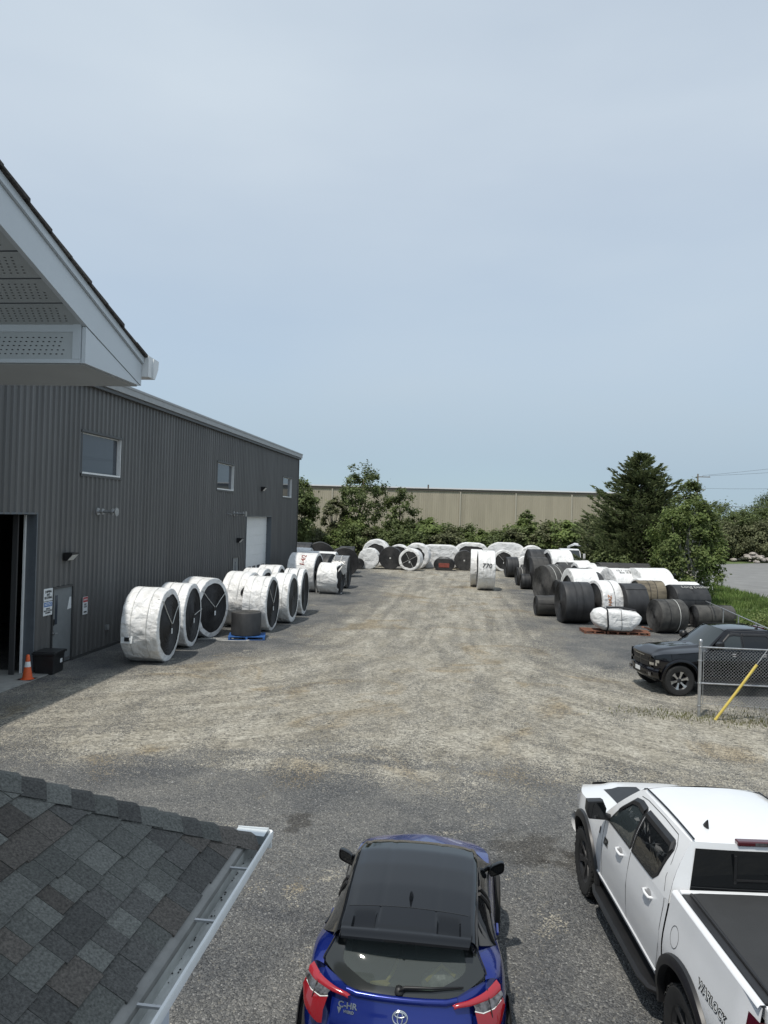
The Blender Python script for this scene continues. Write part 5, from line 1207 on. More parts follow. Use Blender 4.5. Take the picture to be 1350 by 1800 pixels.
# ================================================================ TREES AND BUSHES
MT['leaf'] = foliage_mat('broad_leaves', (.085, .115, .040), (.165, .20, .080), .35)
MT['leafbright'] = foliage_mat('bright_leaves', (.105, .150, .042), (.195, .24, .085), .35)
MT['leafgrey'] = foliage_mat('olive_leaves', (.10, .115, .055), (.20, .21, .11), .35)
MT['needle'] = foliage_mat('conifer_needles', (.075, .10, .042), (.15, .175, .082), .4)
MT['bark'] = M('bark', (.11, .09, .07), .9, var=.35, vscale=6, bump=.02, bscale=14)
MT['barkpale'] = M('pale_bark', (.42, .40, .36), .8, var=.4, vscale=5)
def leaf_face(mb, p, size, rnd, out=None):
    # leaves lie mostly face-up and turned outwards, as on a real twig
    n = Vector((rnd.gauss(0, .55), rnd.gauss(0, .55), rnd.gauss(.75, .45)))
    if out is not None: n = n+out*.6
    n.normalize(); a = n.cross(Vector((rnd.gauss(0, 1), rnd.gauss(0, 1), rnd.gauss(0, .6)))).normalized(); b_ = n.cross(a); s1 = size*rnd.uniform(.7, 1.3); s2 = s1*rnd.uniform(.45, .75)
    p = Vector(p); mb.add([p-a*s1, p+b_*s2, p+a*s1, p-b_*s2], [(0, 1, 2, 3)])
def broadleaf(name, label, cat, loc, h, rx, seed, nclump, nleaf, leaf=.16, mat='leaf', base=.12, group=None, bark='bark', lobes=None, stems=1, zk=1.0, cs=.17):
    rnd = random.Random(seed); t = thing(name, label, cat, loc, 0, group)
    tr = MB(); tips = []
    zc = h*(1+base)/2; rz_ = h*(1-base)/2
    cl = []
    for i in range(nclump):
        while True:
            v = Vector((rnd.uniform(-1, 1), rnd.uniform(-1, 1), rnd.uniform(-1, 1)))
            if .15 < v.length < 1: break
        v = v*(v.length**-.35)
        k = 1-.35*max(0, v.z)**1.5
        p = Vector((v.x*rx*k, v.y*rx*k, zc+v.z*rz_*zk))
        sc = 1+.35*nz(p.x*.5+seed, p.y*.5, p.z*.5); p = Vector((p.x*sc, p.y*sc, zc+(p.z-zc)*(1+.12*nz(p.x+seed, p.z)))); p.z = max(p.z, .3); cl.append(p)
    lf = MB()
    for p in cl:
        r = rx*cs*rnd.uniform(.7, 1.5)
        for k in range(nleaf):
            d = Vector((rnd.gauss(0, .5), rnd.gauss(0, .5), rnd.gauss(0, .42)))*r; q = p+d
            if q.z > .05: leaf_face(lf, q, leaf, rnd, Vector((q.x, q.y, (q.z-zc)*.6)).normalized())
    lf.build('crown', mat, t)
    for s_ in range(stems):
        ox = rnd.uniform(-.25, .25)*rx*(stems > 1); top = Vector((ox*1.6, rnd.uniform(-.2, .2)*rx*(stems > 1), h*.82)); r0 = max(.035, h*.016)
        pts = [Vector((ox, 0, 0)).lerp(top, k/5)+Vector((rnd.uniform(-1, 1), rnd.uniform(-1, 1), 0))*h*.012*k for k in range(6)]; pts[0] = Vector((ox, 0, -.1)); tr.tube(pts, r0, 7, r1=r0*.25)
        for p in rnd.sample(cl, min(len(cl), 14//stems+2)):
            k = rnd.uniform(.25, .75); a = pts[int(k*5)]; m_ = a.lerp(p, .5)+Vector((0, 0, -.04*h)); tr.tube([a, m_, p], r0*.42, 5, r1=r0*.1)
    tr.build('trunk', bark, t, True); return t
def conifer(label, loc, h, rb, seed, cat='tree', group=None, dens=1.0):
    rnd = random.Random(seed); t = thing('conifer_tree', label, cat, loc, 0, group); tr = MB().tube([(0, 0, -.1), (.05, 0, h*.5), (0, 0, h*.985)], h*.018, 8, r1=.02); br = MB(); nd_ = MB(); z = .5
    while z < h*.97:
        f = z/h; R = rb*interp([(0, .92), (.12, 1.0), (.3, .92), (.5, .74), (.7, .50), (.85, .28), (1, .05)], f); n = int((9-4*f)*dens)+1
        for k in range(n):
            a = rnd.uniform(0, 6.28); L = R*rnd.uniform(.5, 1.15)
            if rnd.random() < .06: L *= 1.25
            up = rnd.uniform(.15, .5)*(.5+f); pts = []
            for q in range(6):
                u = q/5; pts.append(Vector((math.cos(a)*L*u, math.sin(a)*L*u, z-.10*L*math.sin(u*2.2)+up*L*u*u)))
            br.tube(pts, .022+.02*(1-f), 4, caps=False, r1=.008)
            m = int(30*L/rb*dens*4)+8
            for i in range(m):
                u = rnd.uniform(.12, 1.02)**.8; j = min(4, int(u*5)); p = pts[j].lerp(pts[j+1], min(1.05, u*5-j)); w = .30*L*(1-u*.75)+.06
                side = rnd.uniform(-1, 1); d = Vector((-math.sin(a), math.cos(a), 0))*side*w+Vector((0, 0, rnd.uniform(-.10, .10)))
                p = p+d; ax = (Vector((math.cos(a), math.sin(a), .35))+Vector((-math.sin(a), math.cos(a), 0))*side*.9+Vector((rnd.gauss(0, .25), rnd.gauss(0, .25), rnd.gauss(.15, .3)))).normalized(); s1 = rnd.uniform(.16, .32)
                b_ = ax.cross(Vector((rnd.gauss(0, 1), rnd.gauss(0, 1), 1))).normalized()*s1*.26; nd_.add([p-ax*s1*.4, p+b_, p+ax*s1, p-b_], [(0, 1, 2, 3)])
        z += rnd.uniform(.16, .30)*(1.0 if f < .7 else .8)
    tr.build('trunk', 'bark', t, True); br.build('branches', 'bark', t); nd_.build('crown', 'needle', t); return t
# big deciduous trees over the hedge
broadleaf('deciduous_tree', 'tall leafy tree left of centre in front of the tan warehouse', 'tree', (-12.1, 85, 0), 11.2, 2.75, 5, 78, 95, .15, 'leaf', .22, cs=.19)
broadleaf('deciduous_tree', 'smaller leafy tree right of the tall one before the tan warehouse', 'tree', (-7.4, 84.3, 0), 8.4, 2.0, 8, 62, 85, .14, 'leaf', .15, cs=.2)
broadleaf('deciduous_tree', 'dark leafy tree half hidden by the charcoal building corner', 'tree', (-18.7, 78, 0), 9.2, 2.9, 21, 105, 110, .16, 'leaf', .2, cs=.19)
broadleaf('sapling', 'small sapling poking above the hedge right of centre', 'tree', (6.8, 84.2, 0), 6.2, 1.2, 31, 40, 60, .15, 'leaf', .4, cs=.26)
broadleaf('sapling', 'thin sapling at the left end of the hedge', 'tree', (-15.2, 84.2, 0), 7.0, 1.3, 33, 45, 60, .15, 'leafgrey', .35, cs=.26)
# hedge of separate bushes
rnd_ = random.Random(3); protos = []
for i in range(7):
    protos.append(broadleaf('hedge_bush', 'leafy green bush in the hedge behind the far row of rolls', 'bush', (0, 0, 0), 3.6, 1.75, 100+i, 80, 95, .12, ('leaf', 'leafbright', 'leaf', 'leafgrey', 'leafbright', 'leaf', 'leafgrey')[i], .0, 'bushes in the hedge behind the far rolls', stems=3, cs=.19))
spots = []
x = -21.0
while x < 15.5:
    spots.append((x+rnd_.uniform(-.3, .3), 80.6+rnd_.uniform(-.6, .6), interp([(-20, .92), (-12, .98), (-4, .98), (5, 1.12), (9, 1.25), (15, 1.3)], x)*rnd_.uniform(.88, 1.12))); x += 1.75
x = -20.0
while x < 14: spots.append((x+rnd_.uniform(-.4, .4), 83.0+rnd_.uniform(-.4, .4), interp([(-20, 1.1), (5, 1.2), (14, 1.45)], x)*rnd_.uniform(.9, 1.15))); x += 2.6
ORD = 'first second third fourth fifth sixth seventh eighth ninth tenth eleventh twelfth thirteenth fourteenth fifteenth sixteenth seventeenth eighteenth nineteenth twentieth twenty-first twenty-second twenty-third twenty-fourth'.split()
for i, (x, y, sc) in enumerate(spots):
    o = protos[i] if i < 7 else copy_tree(protos[rnd_.randrange(7)])
    front = y < 82; nth = sum(1 for q in spots if (q[1] < 82) == front and q[0] < x)+1; o['label'] = 'leafy green hedge bush, %s from left in the %s rank of the hedge' % (ORD[nth-1], 'front' if front else 'back')
    o.location = (x, y, 0); o.rotation_euler = (0, 0, rnd_.uniform(0, 6.28)); o.scale = (sc*rnd_.uniform(.9, 1.15), sc*rnd_.uniform(.9, 1.15), sc)
# pine and leafy trees at right
conifer('big dark pine tree at right behind the stocked rolls', (14.0, 62, 0), 10.9, 5.3, 7, dens=1.45)
broadleaf('birch_tree', 'bright green multi stemmed birch in front of the pine', 'tree', (14.2, 49.2, 0), 6.7, 2.25, 44, 190, 120, .095, 'leafbright', .0, bark='barkpale', stems=4, cs=.155)
broadleaf('birch_tree', 'taller leafy tree rising behind the bright green birch', 'tree', (16.4, 56.5, 0), 8.2, 1.9, 47, 85, 90, .11, 'leaf', .2, bark='barkpale', stems=2, cs=.19)
broadleaf('shrub', 'low dark shrub at the foot of the pine tree', 'bush', (11.3, 59.5, 0), 3.0, 1.9, 52, 60, 90, .12, 'leaf', .0, stems=3, cs=.24)
broadleaf('shrub', 'leafy shrub spilling over the verge beside the low dusty roll', 'bush', (14.0, 36.5, 0), 1.1, 1.0, 53, 50, 70, .06, 'leafbright', .0, stems=3, cs=.26)
broadleaf('shrub', 'weedy shrub at the right end of the chain link fence', 'bush', (9.35, 20.9, 0), 1.0, .75, 54, 60, 80, .035, 'leaf', .0, stems=4, cs=.24)
broadleaf('shrub', 'low leafy plants by the long fence beyond the black pickup', 'bush', (12.4, 31.0, 0), 1.05, 1.3, 55, 60, 70, .055, 'leafbright', .0, stems=3, cs=.26)
# distant trees beyond the road
far = [(41.5, 117, 7.6, 3.0, 'leaf', 'dark tree beyond the road directly behind the rubble'), (46.0, 120, 8.0, 3.2, 'leaf', 'dark tree beyond the road under the blue shed roof'), (36.0, 121, 8.2, 3.0, 'leaf', 'dark tree beyond the road, third from the birch'), (33.5, 112, 6.2, 3.2, 'leafgrey', 'olive tree beyond the road nearest the birch'), (38.2, 114, 5.6, 3.0, 'leafgrey', 'olive tree beyond the road above the rubble'), (43.0, 114, 6.0, 3.2, 'leafgrey', 'olive tree beyond the road right of the rubble'), (48.5, 116, 6.4, 3.2, 'leafgrey', 'olive tree beyond the road at the right edge'),
       (50.5, 128, 11.2, 4.4, 'leaf', 'tall dark tree beyond the road at the right edge'), (57.0, 135, 11.0, 4.6, 'leaf', 'second tall dark tree beyond the road at the right edge'), (38.5, 118, 7.4, 2.6, 'leaf', 'dark tree beyond the road behind the olive trees'), (31, 118, 8.0, 3.2, 'leaf', 'dark tree beyond the road just behind the birch'),
       (62, 190, 10.5, 6.0, 'leaf', 'distant tree on the skyline left of the blue shed'), (74, 195, 10.8, 6.5, 'leaf', 'distant round tree on the skyline above the blue shed'), (52, 190, 9.5, 5.0, 'leaf', 'distant low tree on the skyline near the birch'), (86, 195, 10.5, 6.5, 'leaf', 'distant tree on the skyline at the right edge')]
for i, (x, y, h, r, m, lab) in enumerate(far): broadleaf('roadside_tree', lab, 'tree', (x, y, 0), h, r, 200+i, 90, 90, .16 if y < 150 else .26, m, .02, 'trees beyond the road', cs=.22, stems=2)
random.seed(5); wd = MB()
for i in range(9000):
    x = random.uniform(-150, 330); y = 260+random.uniform(0, 25); zz = random.uniform(0, 9.5+2*nz(x*.05)+1.5*nz(x*.2)); leaf_face(wd, (x, y, zz), .9, random)
tag(wd.build('distant_woods', 'leaf'), 'distant band of woods along the horizon', 'woods', kind='stuff')
# ================================================================ OUR OWN HOUSE: lower hip roof, gutter, upper eave
MT['shingle'] = M('asphalt_shingle', (.094, .092, .086), .95, var=.55, vscale=75, bump=.005, bscale=170, objrand=.2)
MT['shinglebrown'] = M('brown_shingle', (.10, .089, .078), .95, var=.55, vscale=75, bump=.005, bscale=170, objrand=.3)
MT['shinglegreen'] = M('green_grey_shingle', (.136, .138, .126), .95, var=.5, vscale=75, bump=.005, bscale=170, objrand=.3)
MT['felt'] = M('roof_felt', (.015, .015, .016), .95)
MT['guttersoil'] = M('gutter_metal_dirty', (.52, .53, .51), .5, var=.4, vscale=3, stretch=(2, .6, 1))
MT['drip'] = M('drip_edge', (.24, .235, .22), .55, var=.2)
GX, GY, GZ, KP = -1.34, 4.66, 3.0, .66
lr = thing('house_roof', 'dark shingled hip roof corner with white gutter at lower left', 'roof', (0, 0, 0))
sl = math.sqrt(1+KP*KP); EXPO = .150; EY0 = 1.2
def RP(d, y, lift=0.0):
    """d = distance up the slope from the eave"""
    return Vector((GX-d/sl, y, GZ+d*KP/sl))+Vector((KP/sl, 0, 1/sl))*lift
MB().add([RP(0, EY0), RP(0, GY), RP(3.2, GY-3.2/sl), RP(3.2, EY0)], [(0, 1, 2, 3)]).build('deck', 'felt', lr)
MB().add([(GX, GY, GZ-.002), (GX-3.2/sl, GY-3.2/sl, GZ+3.2*KP/sl-.002), (GX-6, GY-3.2/sl, GZ+3.2*KP/sl-.002), (GX-6, GY, GZ-.002)], [(0, 1, 2, 3)]).build('deck', 'felt', lr)
random.seed(42)
for c in range(17):
    d0 = c*EXPO+.035; d1 = d0+EXPO+.03; y = EY0+random.uniform(-.25, 0); lift0 = .012+.0
    while y < GY+.05:
        w = random.choice((.10, .12, .14, .16, .18, .21, .24)); w_ = w
        ylim0 = GY-(d0/sl)-.015; ylim1 = GY-(d1/sl)-.015
        ya, yb = y, y+w; y = yb
        if ya > ylim0: continue
        yb0 = min(yb-.003, ylim0); yb1 = min(yb-.003, ylim1); ya1 = min(ya, ylim1)
        th = random.choice((.006, .006, .010)); mb = MB()
        ext = .012 if random.random() < .5 else 0.0
        lo = d0-ext
        bot = [RP(lo, ya, .003), RP(lo, yb0, .003), RP(d1, yb1, .001), RP(d1, ya1, .001)]; top = [RP(lo, ya, .008+th), RP(lo, yb0, .008+th), RP(d1, yb1, .003), RP(d1, ya1, .003)]
        mb.add(bot+top, [(0, 3, 2, 1), (4, 5, 6, 7), (0, 1, 5, 4), (1, 2, 6, 5), (2, 3, 7, 6), (3, 0, 4, 7)])
        mb.build('shingle', random.choices(('shingle', 'shinglebrown', 'shinglegreen'), (5, 2, 3))[0], lr)
# hip caps
hd = Vector((-1, -1, KP)).normalized(); n1 = Vector((KP, 0, 1)).normalized(); n2 = Vector((0, KP, 1)).normalized()
s1 = (Vector((1, 0, -KP))-Vector((1, 0, -KP)).dot(hd)*hd).normalized(); s2 = (Vector((0, 1, -KP))-Vector((0, 1, -KP)).dot(hd)*hd).normalized()
k = 0; t = -.04
while t < 2.6:
    o = Vector((GX, GY, GZ))+hd*t+Vector((0, 0, .022)); L = .20; W = .14; rows = []
    for (q, lift) in ((0, .024), (L, .004)):
        p = o+hd*q; up = (n1+n2).normalized()*lift; rows.append([p+s1*W+up*.6-Vector((0, 0, .012)), p+s1*W*.25+up, p+s2*W*.25+up, p+s2*W+up*.6-Vector((0, 0, .012))])
    low = [v-(n1+n2).normalized()*.012 for v in rows[0]]
    MB().grid([low]+rows).build('hip_cap', random.choices(('shingle', 'shinglebrown', 'shinglegreen'), (5, 2, 3))[0], lr); t += .143+random.uniform(-.006, .006); k += 1
# gutter: drip flashing, trough, bright front lip, hangers, end outlet
g = MB(); g.grid([[(GX+dx, y, GZ+dz) for y in (EY0, 3.0, GY-.01)] for dx, dz in ((-.09, .0625), (.004, .006), (.014, -.004), (.016, -.03), (.016, -.075))]).build('drip_edge', 'drip', lr)
prof = [(.018, -.03), (.018, -.095), (.10, -.095), (.128, -.05), (.130, -.012), (.118, -.002)]
gt = MB().grid([[(GX+dx, y, GZ+dz) for y in (EY0, 2.0, 3.0, 4.0, GY+.12)] for dx, dz in prof]).build('gutter', 'guttersoil', lr)
MB().grid([[(GX+dx, y, GZ+dz) for y in (EY0, 2.0, 3.0, 4.0, GY+.125)] for dx, dz in ((.134, -.05), (.137, -.012), (.133, .002), (.120, .002), (.118, -.008))]).build('gutter_lip', 'white', gt, 50)
for y in (2.35, 3.02, 3.69, 4.36 - .1):
    MB().box(GX+.012, GX+.125, y-.008, y+.008, GZ-.012, GZ-.001).build('hanger', 'galv', gt)
bevel(MB().box(GX-.02, GX+.126, GY+.122, GY+.135, GZ-.115, GZ+.004).build('end_cap', 'white', gt), .003)
MB().grid([[(GX+dx, y, GZ+dz) for y in (GY+.02, GY+.115)] for dx, dz in ((-.10, .012), (.02, .008), (.10, .006))]).build('corner_strip', 'whitemetal', gt)
MB().box(GX-.10, GX+.106, GY+.112, GY+.122, GZ-.09, GZ+.02).build('back_flange', 'whitemetal', gt)
# fallen leaves / grit in the trough
dk = MB(); random.seed(9)
for i in range(34):
    y = random.uniform(2.2, 4.6); x = GX+random.uniform(.022, .05); s = random.uniform(.003, .009); dk.add([(x-s, y, GZ-.092), (x, y+s, GZ-.089), (x+s, y, GZ-.092), (x, y-s, GZ-.091)], [(0, 1, 2, 3)])
dk.build('gutter_debris', 'felt', gt)['kind'] = 'stuff'
# wall below the eave
MB().box(GX-5, GX-.35, EY0, GY-.35, 0, GZ-.15).build('wall', 'whitemetal', lr); MB().box(GX-5, GX+.012, EY0, GY+.02, GZ-.14, GZ-.118).build('soffit', 'soffit', lr)

# upper roof eave above left: rake faces the yard (+x), eave runs along x at its far end
UX = -1.6
ue = thing('house_eave', 'white aluminium gable eave with perforated soffit at upper left', 'eave', (0, 0, 0))
KS = .335
def uz(y, z_at_tip, ytip=3.46): return z_at_tip+(ytip-y)*KS
y_a, y_b, y_c = .2, 2.93, 3.46
# rake fascia, slightly proud drip trim above, shingle edge
MB().prism([(y_b, 5.856), (y_c, 5.70), (y_c, 5.806), (y_a, uz(y_a, 5.806)), (y_a, uz(y_a, 5.662))], UX-.02, UX, 'x').build('rake_fascia', 'whitemetal', ue)
MB().prism([(y_c, 5.808), (y_c, 5.838), (y_a, uz(y_a, 5.838)), (y_a, uz(y_a, 5.808))], UX-.02, UX+.012, 'x').build('drip_trim', 'whitemetal', ue)
MB().prism([(2.93, 5.70), (y_c-.006, 5.699), (2.93, 5.852)], UX-.02, UX-.003, 'x').build('return_fascia', 'whitemetal', ue)
y = y_c+.055; random.seed(2)
while y > y_a:
    L = .150; th = .009+random.uniform(0, .004)
    MB().prism([(y, uz(y, 5.840)), (y, uz(y, 5.840)+th+.004), (y-L-.02, uz(y-L-.02, 5.840)+th-.004), (y-L-.02, uz(y-L-.02, 5.840))], UX-2.8, UX+.024+random.uniform(-.003, .004), 'x').build('shingle_course', 'shinglebrown', ue); y -= L
# eave box: inner face towards us (perforated), underside, sloped soffit panels (perforated)
def soffit_panel(p00, p10, p01, p11, name, rows_, cols, skip=0, rib=True):
    """quad panel split between corners; perforations as small dark slots just proud of the sheet"""
    p00, p10, p01, p11 = map(Vector, (p00, p10, p01, p11)); n_ = (p10-p00).cross(p01-p00).normalized()
    if n_.y > 0 or (abs(n_.y) < .1 and n_.z > 0): n_ = -n_
    o = MB().add([p00, p10, p11, p01], [(0, 1, 2, 3)]).build(name, 'soffit', ue)
    ho = MB()
    for r in range(rows_):
        v = .2+.6*r/max(1, rows_-1)
        for c in range(cols):
            u = (c+.22*r+.1)/cols
            if u > .985: continue
            c_ = p00.lerp(p10, u).lerp(p01.lerp(p11, u), v)+n_*.0012; a = (p10-p00).normalized()*.0042; b_ = (p01-p00).normalized()*.0020
            ho.add([c_-a-b_, c_+a-b_, c_+a+b_, c_-a+b_], [(0, 1, 2, 3)])
    ho.build('perforations', 'blackhole', o)['kind'] = 'stuff'
    return o
XL = -4.2; XR = UX-.022
soffit_panel((XL, y_b, 5.715), (XR-.035, y_b, 5.715), (XL, y_b, 5.83), (XR-.035, y_b, 5.83), 'return_soffit', 5, 100)
MB().box(XL, XR, y_b-.004, y_b+.01, 5.700, 5.716).build('return_trim', 'whitemetal', ue); MB().box(XR-.036, XR-.001, y_b-.006, y_b+.01, 5.7165, 5.866).build('return_corner', 'whitemetal', ue)
MB().box(XL, XR-.037, y_b-.003, y_b+.008, 5.8305, 5.868).build('return_trim', 'whitemetal', ue)
MB().box(XL, UX-.021, y_b+.011, y_c, 5.696, 5.699).build('box_soffit', 'soffit', ue)
yy = y_b-.002
while yy > .5:
    y2 = yy-.150; z1_, z2_ = uz(yy, 5.682), uz(y2, 5.682)
    soffit_panel((XL, yy, z1_), (XR, yy, z1_), (XL, y2+.008, z2_-.0027), (XR, y2+.008, z2_-.0027), 'soffit_panel', 6, 96)
    MB().add([(XL, y2+.008, z2_-.002), (XR, y2+.008, z2_-.002), (XR, y2, z2_+.006), (XL, y2, z2_+.006)], [(0, 1, 2, 3)]).build('soffit_joint', 'reveal', ue); yy = y2
MB().prism([(y_c, 5.70), (y_c, 5.866), (y_a, uz(y_a, 5.866)), (y_a, uz(y_a, 5.72)), (y_b, uz(y_b, 5.72)), (y_b+.02, 5.72)], XL-.5, XL, 'x').build('gable_wall', 'whitemetal', ue)
MB().box(XL, UX-.021, y_c-.012, y_c, 5.70, 5.862).build('eave_fascia', 'whitemetal', ue)
eg = MB().prism([(y_c+.003, 5.85), (y_c+.003, 5.745), (y_c+.085, 5.745), (y_c+.12, 5.80), (y_c+.125, 5.845), (y_c+.115, 5.845), (y_c+.112, 5.80), (y_c+.08, 5.753), (y_c+.012, 5.753), (y_c+.012, 5.85)], XL, UX+.03, 'x').build('eave_gutter', 'white', ue)
MB().prism([(y_c+.004, 5.848), (y_c+.004, 5.746), (y_c+.085, 5.746), (y_c+.119, 5.80), (y_c+.124, 5.843)], UX+.0305, UX+.033, 'x').build('gutter_end_cap', 'white', eg)
MB().tube([(UX+.036, y_c+.05, 5.75), (UX+.036, y_c+.045, 5.80), (UX+.036, y_c+.055, 5.84)], .006, 5).build('sealant', 'paper', eg)

# ================================================================ FENCE, POLES, WIRES
MT['fencewire'] = M('galvanised_wire', (.36, .37, .37), .5, metal=.5)
MT['yellow'] = M('yellow_guard', (.58, .45, .10), .5, var=.15)
MT['polewood'] = M('utility_pole_wood', (.20, .17, .14), .85, var=.2)
MT['wire'] = M('overhead_wire', (.10, .11, .12), .6)
fe = thing('chain_link_fence', 'galvanised chain link fence at right in front of the black pickup', 'fence', (6.30, 20.54, 0), rad(0.5))
MB().tube([(0, 0, -.1), (0, 0, 2.0)], .043, 14).build('post', 'galv', fe, 40); MB().lathe([(.048, 1.98), (.05, 2.02), (.035, 2.06), (0, 2.075)], 16).build('post_cap', 'galv', fe, True)
MB().tube([(4.3, 0, -.1), (4.3, 0, 2.0)], .036, 12).build('post', 'galv', fe, 40)
for z_, nm in ((1.86, 'top_rail'), (.90, 'mid_rail')): MB().tube([(0, -.01, z_), (4.5, -.01, z_)], .021, 10).build(nm, 'galv', fe, 40)
for z_ in (.30, .90, 1.5, 1.86): MB().lathe([(.052, z_-.02), (.056, z_-.015), (.056, z_+.015), (.052, z_+.02)], 16).build('tension_band', 'galv', fe, 40)
MB().tube([(.09, .012, .34), (.09, .012, 1.86)], .009, 6).build('tension_bar', 'galv', fe)
MB().tube([(.09, .01, .36), (2.0, .01, .33), (4.4, .01, .36)], .006, 5).build('tension_wire', 'fencewire', fe)
wm = MB(); s = .085; x0, x1, z0, z1 = .09, 4.3, .35, 1.85; n = int((x1-x0+z1-z0)/s)+1
for i in range(n+1):
    for sg in (1, -1):
        a = x0+i*s if sg < 0 else x1-i*s
        if sg < 0: p0 = (a, z0); p1 = (a-(z1-z0), z1)
        else: p0 = (a, z0); p1 = (a+(z1-z0), z1)
        # clip to x range
        def clip(p, q):
            (xa, za), (xb, zb_) = p, q
            if xa > xb: xa, za, xb, zb_ = xb, zb_, xa, za
            if xb <= x0 or xa >= x1: return None
            if xa < x0: za = za+(zb_-za)*(x0-xa)/(xb-xa); xa = x0
            if xb > x1: zb_ = za+(zb_-za)*(x1-xa)/(xb-xa); xb = x1
            return (xa, za), (xb, zb_)
        r = clip(p0, p1)
        if r: wm.tube([(r[0][0], .004*sg, r[0][1]), (r[1][0], .004*sg, r[1][1])], .0019, 4, caps=False)
wm.build('wire_mesh', 'fencewire', fe)
gy = thing('guy_wire_guard', 'slanting yellow guy wire guard in front of the fence', 'guard', (6.64, 20.30, 0))
MB().tube([(0, 0, 0), (.62, .02, .90), (1.02, .03, 1.50)], .036, 14).build('yellow_sleeve', 'yellow', gy, 50); MB().tube([(-.02, 0, -.03), (6.3, .25, 9.3)], .011, 6).build('guy_wire', 'fencewire', gy)
# long low fence rail along the verge
lf_ = thing('boundary_fence', 'long chain link boundary fence running up the grass verge', 'fence', (0, 0, 0))
pa, pb_ = Vector((11.2, 24.0, 0)), Vector((12.6, 43.5, 0)); nseg = 8
for i in range(nseg+1):
    p = pa.lerp(pb_, i/nseg); MB().tube([(p.x, p.y, -.1), (p.x, p.y, 1.25)], .03, 8).build('post', 'galv', lf_, 40)
MB().tube([(pa.x, pa.y, 1.22), (pb_.x, pb_.y, 1.22)], .024, 8).build('top_rail', 'galv', lf_, 40)
# utility pole and wires
up = thing('utility_pole', 'wooden utility pole rising behind the leafy tree at right', 'utility pole', (44.6, 150, 0))
MB().tube([(0, 0, -.2), (0, 0, 15.1)], .19, 10, r1=.13).build('pole', 'polewood', up, 40); MB().box(-.2, 2.3, -.06, .06, 14.45, 14.6).build('crossarm', 'polewood', up); MB().box(-.1, 1.5, -.05, .05, 12.0, 12.12).build('crossarm', 'polewood', up)
for x_, z_ in ((.9, 14.75), (2.1, 14.75), (1.4, 12.25)): MB().tube([(x_, 0, z_-.18), (x_, 0, z_)], .05, 8).build('insulator', 'greytrim', up)
def wire(label, a, b_, sag, r=.022):
    a, b_ = Vector(a), Vector(b_); tag(MB().tube([a.lerp(b_, k/24)-Vector((0, 0, 4*sag*(k/24)*(1-k/24))) for k in range(25)], r, 5).build('overhead_wire', 'wire'), label, 'wire', 'overhead wires at right')
wire('uppermost thin overhead wire at right', (45.5, 150, 14.8), (75, 60, 19.5), 1.0); wire('second overhead wire from the pole top', (46.7, 150, 14.8), (70, 62, 16.2), 1.0)
wire('third overhead wire leaving the lower crossarm', (46.0, 150, 12.3), (68, 62, 12.2), 1.0); wire('thick lowest overhead wire above the distant trees', (36.0, 120, 8.2), (56, 62, 9.4), .9, .035)

# ================================================================ FAR RIGHT: rubble, blue shed, vehicles behind rolls
MT['rubble'] = M('rubble_stone', (.34, .31, .28), .9, var=.4, vscale=3, objrand=.3)
MT['shedblue'] = M('blue_shed_metal', (.10, .20, .34), .5, var=.1)
rb = random.Random(8)
rp = thing('rubble_heap', 'pale rubble heap below the olive trees beyond the road', 'rubble', (40.8, 110.6, 0))
for i in range(70):
    a = rb.uniform(0, 6.28); d = abs(rb.gauss(0, .5)); x, y = d*3.2*math.cos(a), d*1.4*math.sin(a); r = rb.uniform(.16, .5); z = max(0, 1.25*(1-d))*rb.uniform(.5, 1)
    mb = MB(); mb.grid([[(r*f*math.cos(q*1.047)*rb.uniform(.8, 1.2), r*f*math.sin(q*1.047)*rb.uniform(.8, 1.2), h*r) for q in range(6)] for f, h in ((.6, -.3), (1, .1), (.8, .5), (.05, .65))], True); mb.build('stone', 'rubble', rp, loc=(x, y, z+.1))
sh = thing('blue_shed', 'blue metal shed roof peeking between distant trees', 'shed', (66, 178, 0))
MB().box(-2.5, 2.5, 0, 8, 0, 5.2).build('wall', 'shedblue', sh); MB().box(-2.7, 2.7, -.2, 8.2, 5.2, 5.4).build('roof', 'whitemetal', sh)
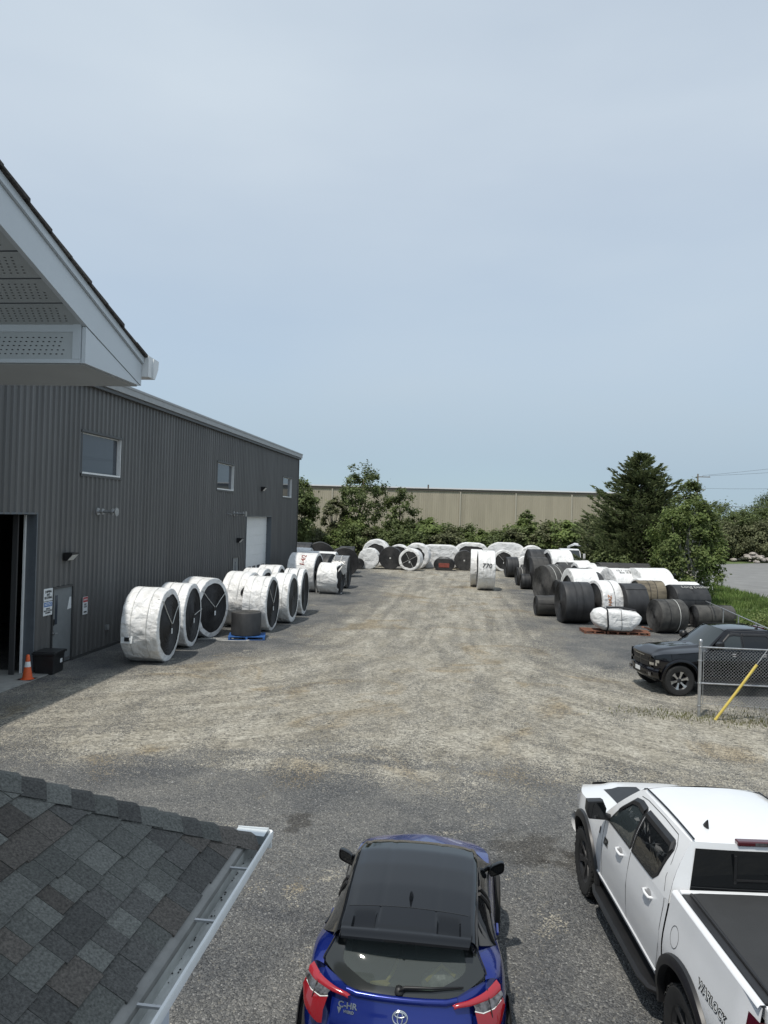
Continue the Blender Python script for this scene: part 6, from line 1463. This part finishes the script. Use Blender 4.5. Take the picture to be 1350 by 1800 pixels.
# ---------------------------------------------------------------- vehicles half hidden behind the right hand rolls
def utility_truck():
    T = thing('utility_truck', 'white utility truck half hidden behind rolls left of the pine', 'truck', (9.3, 66.5, 0), rad(180))
    cb = MB(); rows = []
    for y, w, z in ((0, .95, 1.0), (.05, 1.0, 1.35), (.5, 1.02, 1.5), (.62, 1.0, 1.55), (1.25, .9, 2.55), (1.5, .88, 2.62), (2.6, .88, 2.62), (2.75, .92, 2.5)):
        rows.append([(-w, -y, .6), (-w, -y, z-.12), (-w*.9, -y, z), (w*.9, -y, z), (w, -y, z-.12), (w, -y, .6)])
    cb.grid(rows).build('cab', 'paintwhite', T, 30)
    rows = [[(u*lerp(.90, .80, t), -lerp(.60, 1.24, t)+.02, lerp(1.60, 2.50, t)+.02) for u in (-1, -.5, 0, .5, 1)] for t in (0, .5, 1)]; patch(rows, 'windscreen', 'screen', T)
    for s in (-1, 1):
        MB().box(s*1.02-.01, s*1.02+.01, -2.4, -1.3, 1.6, 2.3).build('side_window', 'carglass', T); bevel(MB().box(s*1.22-.1, s*1.22+.1, -1.0, -.85, 1.7, 2.25).build('mirror', 'paintwhite', T), .03)
        for y in (-.8, -4.6): wheel(T, s*.95, y, .45, s, 'alloy', .28, 6, False)
        MB().box(s*.7-.12, s*.7+.12, -.01, .03, 1.0, 1.2).build('headlight', 'clearlens', T)
    MB().box(-.5, .5, -.01, .03, .95, 1.25).build('grille', 'black', T); MB().box(-.95, .95, -6.0, -2.85, .75, 1.5).build('service_body', 'paintwhite', T)
    bm_ = MB().tube([(-.3, -4.5, 1.5), (-.3, -4.5, 2.7), (-.5, -2.0, 3.05), (-1.6, -.6, 2.95)], .11, 8).build('crane_boom', 'paintwhite', T, 40); MB().tube([(-1.6, -.6, 2.95), (-1.7, -.4, 3.3)], .08, 8).build('boom_tip', 'paintwhite', bm_, 40)
utility_truck()
# parked cars seen only as roofs behind the rolls
def far_car(label, loc, rz, paint):
    T = thing('parked_car', label, 'car', loc, rz); rows = []
    prof = [(0, .55, .55, .8), (.15, .75, .8, .85), (.9, .95, .86, .88), (1.5, 1.42, .66, .88), (2.2, 1.47, .64, .88), (3.0, 1.44, .64, .88), (3.5, 1.0, .80, .88), (4.3, .92, .80, .85), (4.45, .6, .6, .8)]
    for y, z, wt, wb in prof: rows.append([(-wb, -y, .3), (-wb, -y, min(z, .85)), (-wt, -y, z), (wt, -y, z), (wb, -y, min(z, .85)), (wb, -y, .3)])
    MB().grid(rows).build('body', paint, T, 40)
    for s in (-1, 1):
        MB().add([(s*.875, -1.1, .93), (s*.875, -3.3, .97), (s*.68, -3.0, 1.38), (s*.69, -1.6, 1.36)], [(0, 1, 2, 3)]).build('side_window', 'carglass', T)
        for y in (-.85, -3.5): wheel(T, s*.80, y, .33, s, 'alloy', .2, 5, False)
    MB().add([(-.74, -.98, 1.02), (.74, -.98, 1.02), (.62, -1.47, 1.42), (-.62, -1.47, 1.42)], [(0, 1, 2, 3)]).build('windscreen', 'screen', T, loc=(0, .02, .02))
    return T
far_car('grey parked car roof showing left of the pine', (10.4, 60.5, 0), rad(70), 'paintgrey'); far_car('pale parked car roof showing under the pine', (13.8, 58.0, 0), rad(80), 'paintwhite')
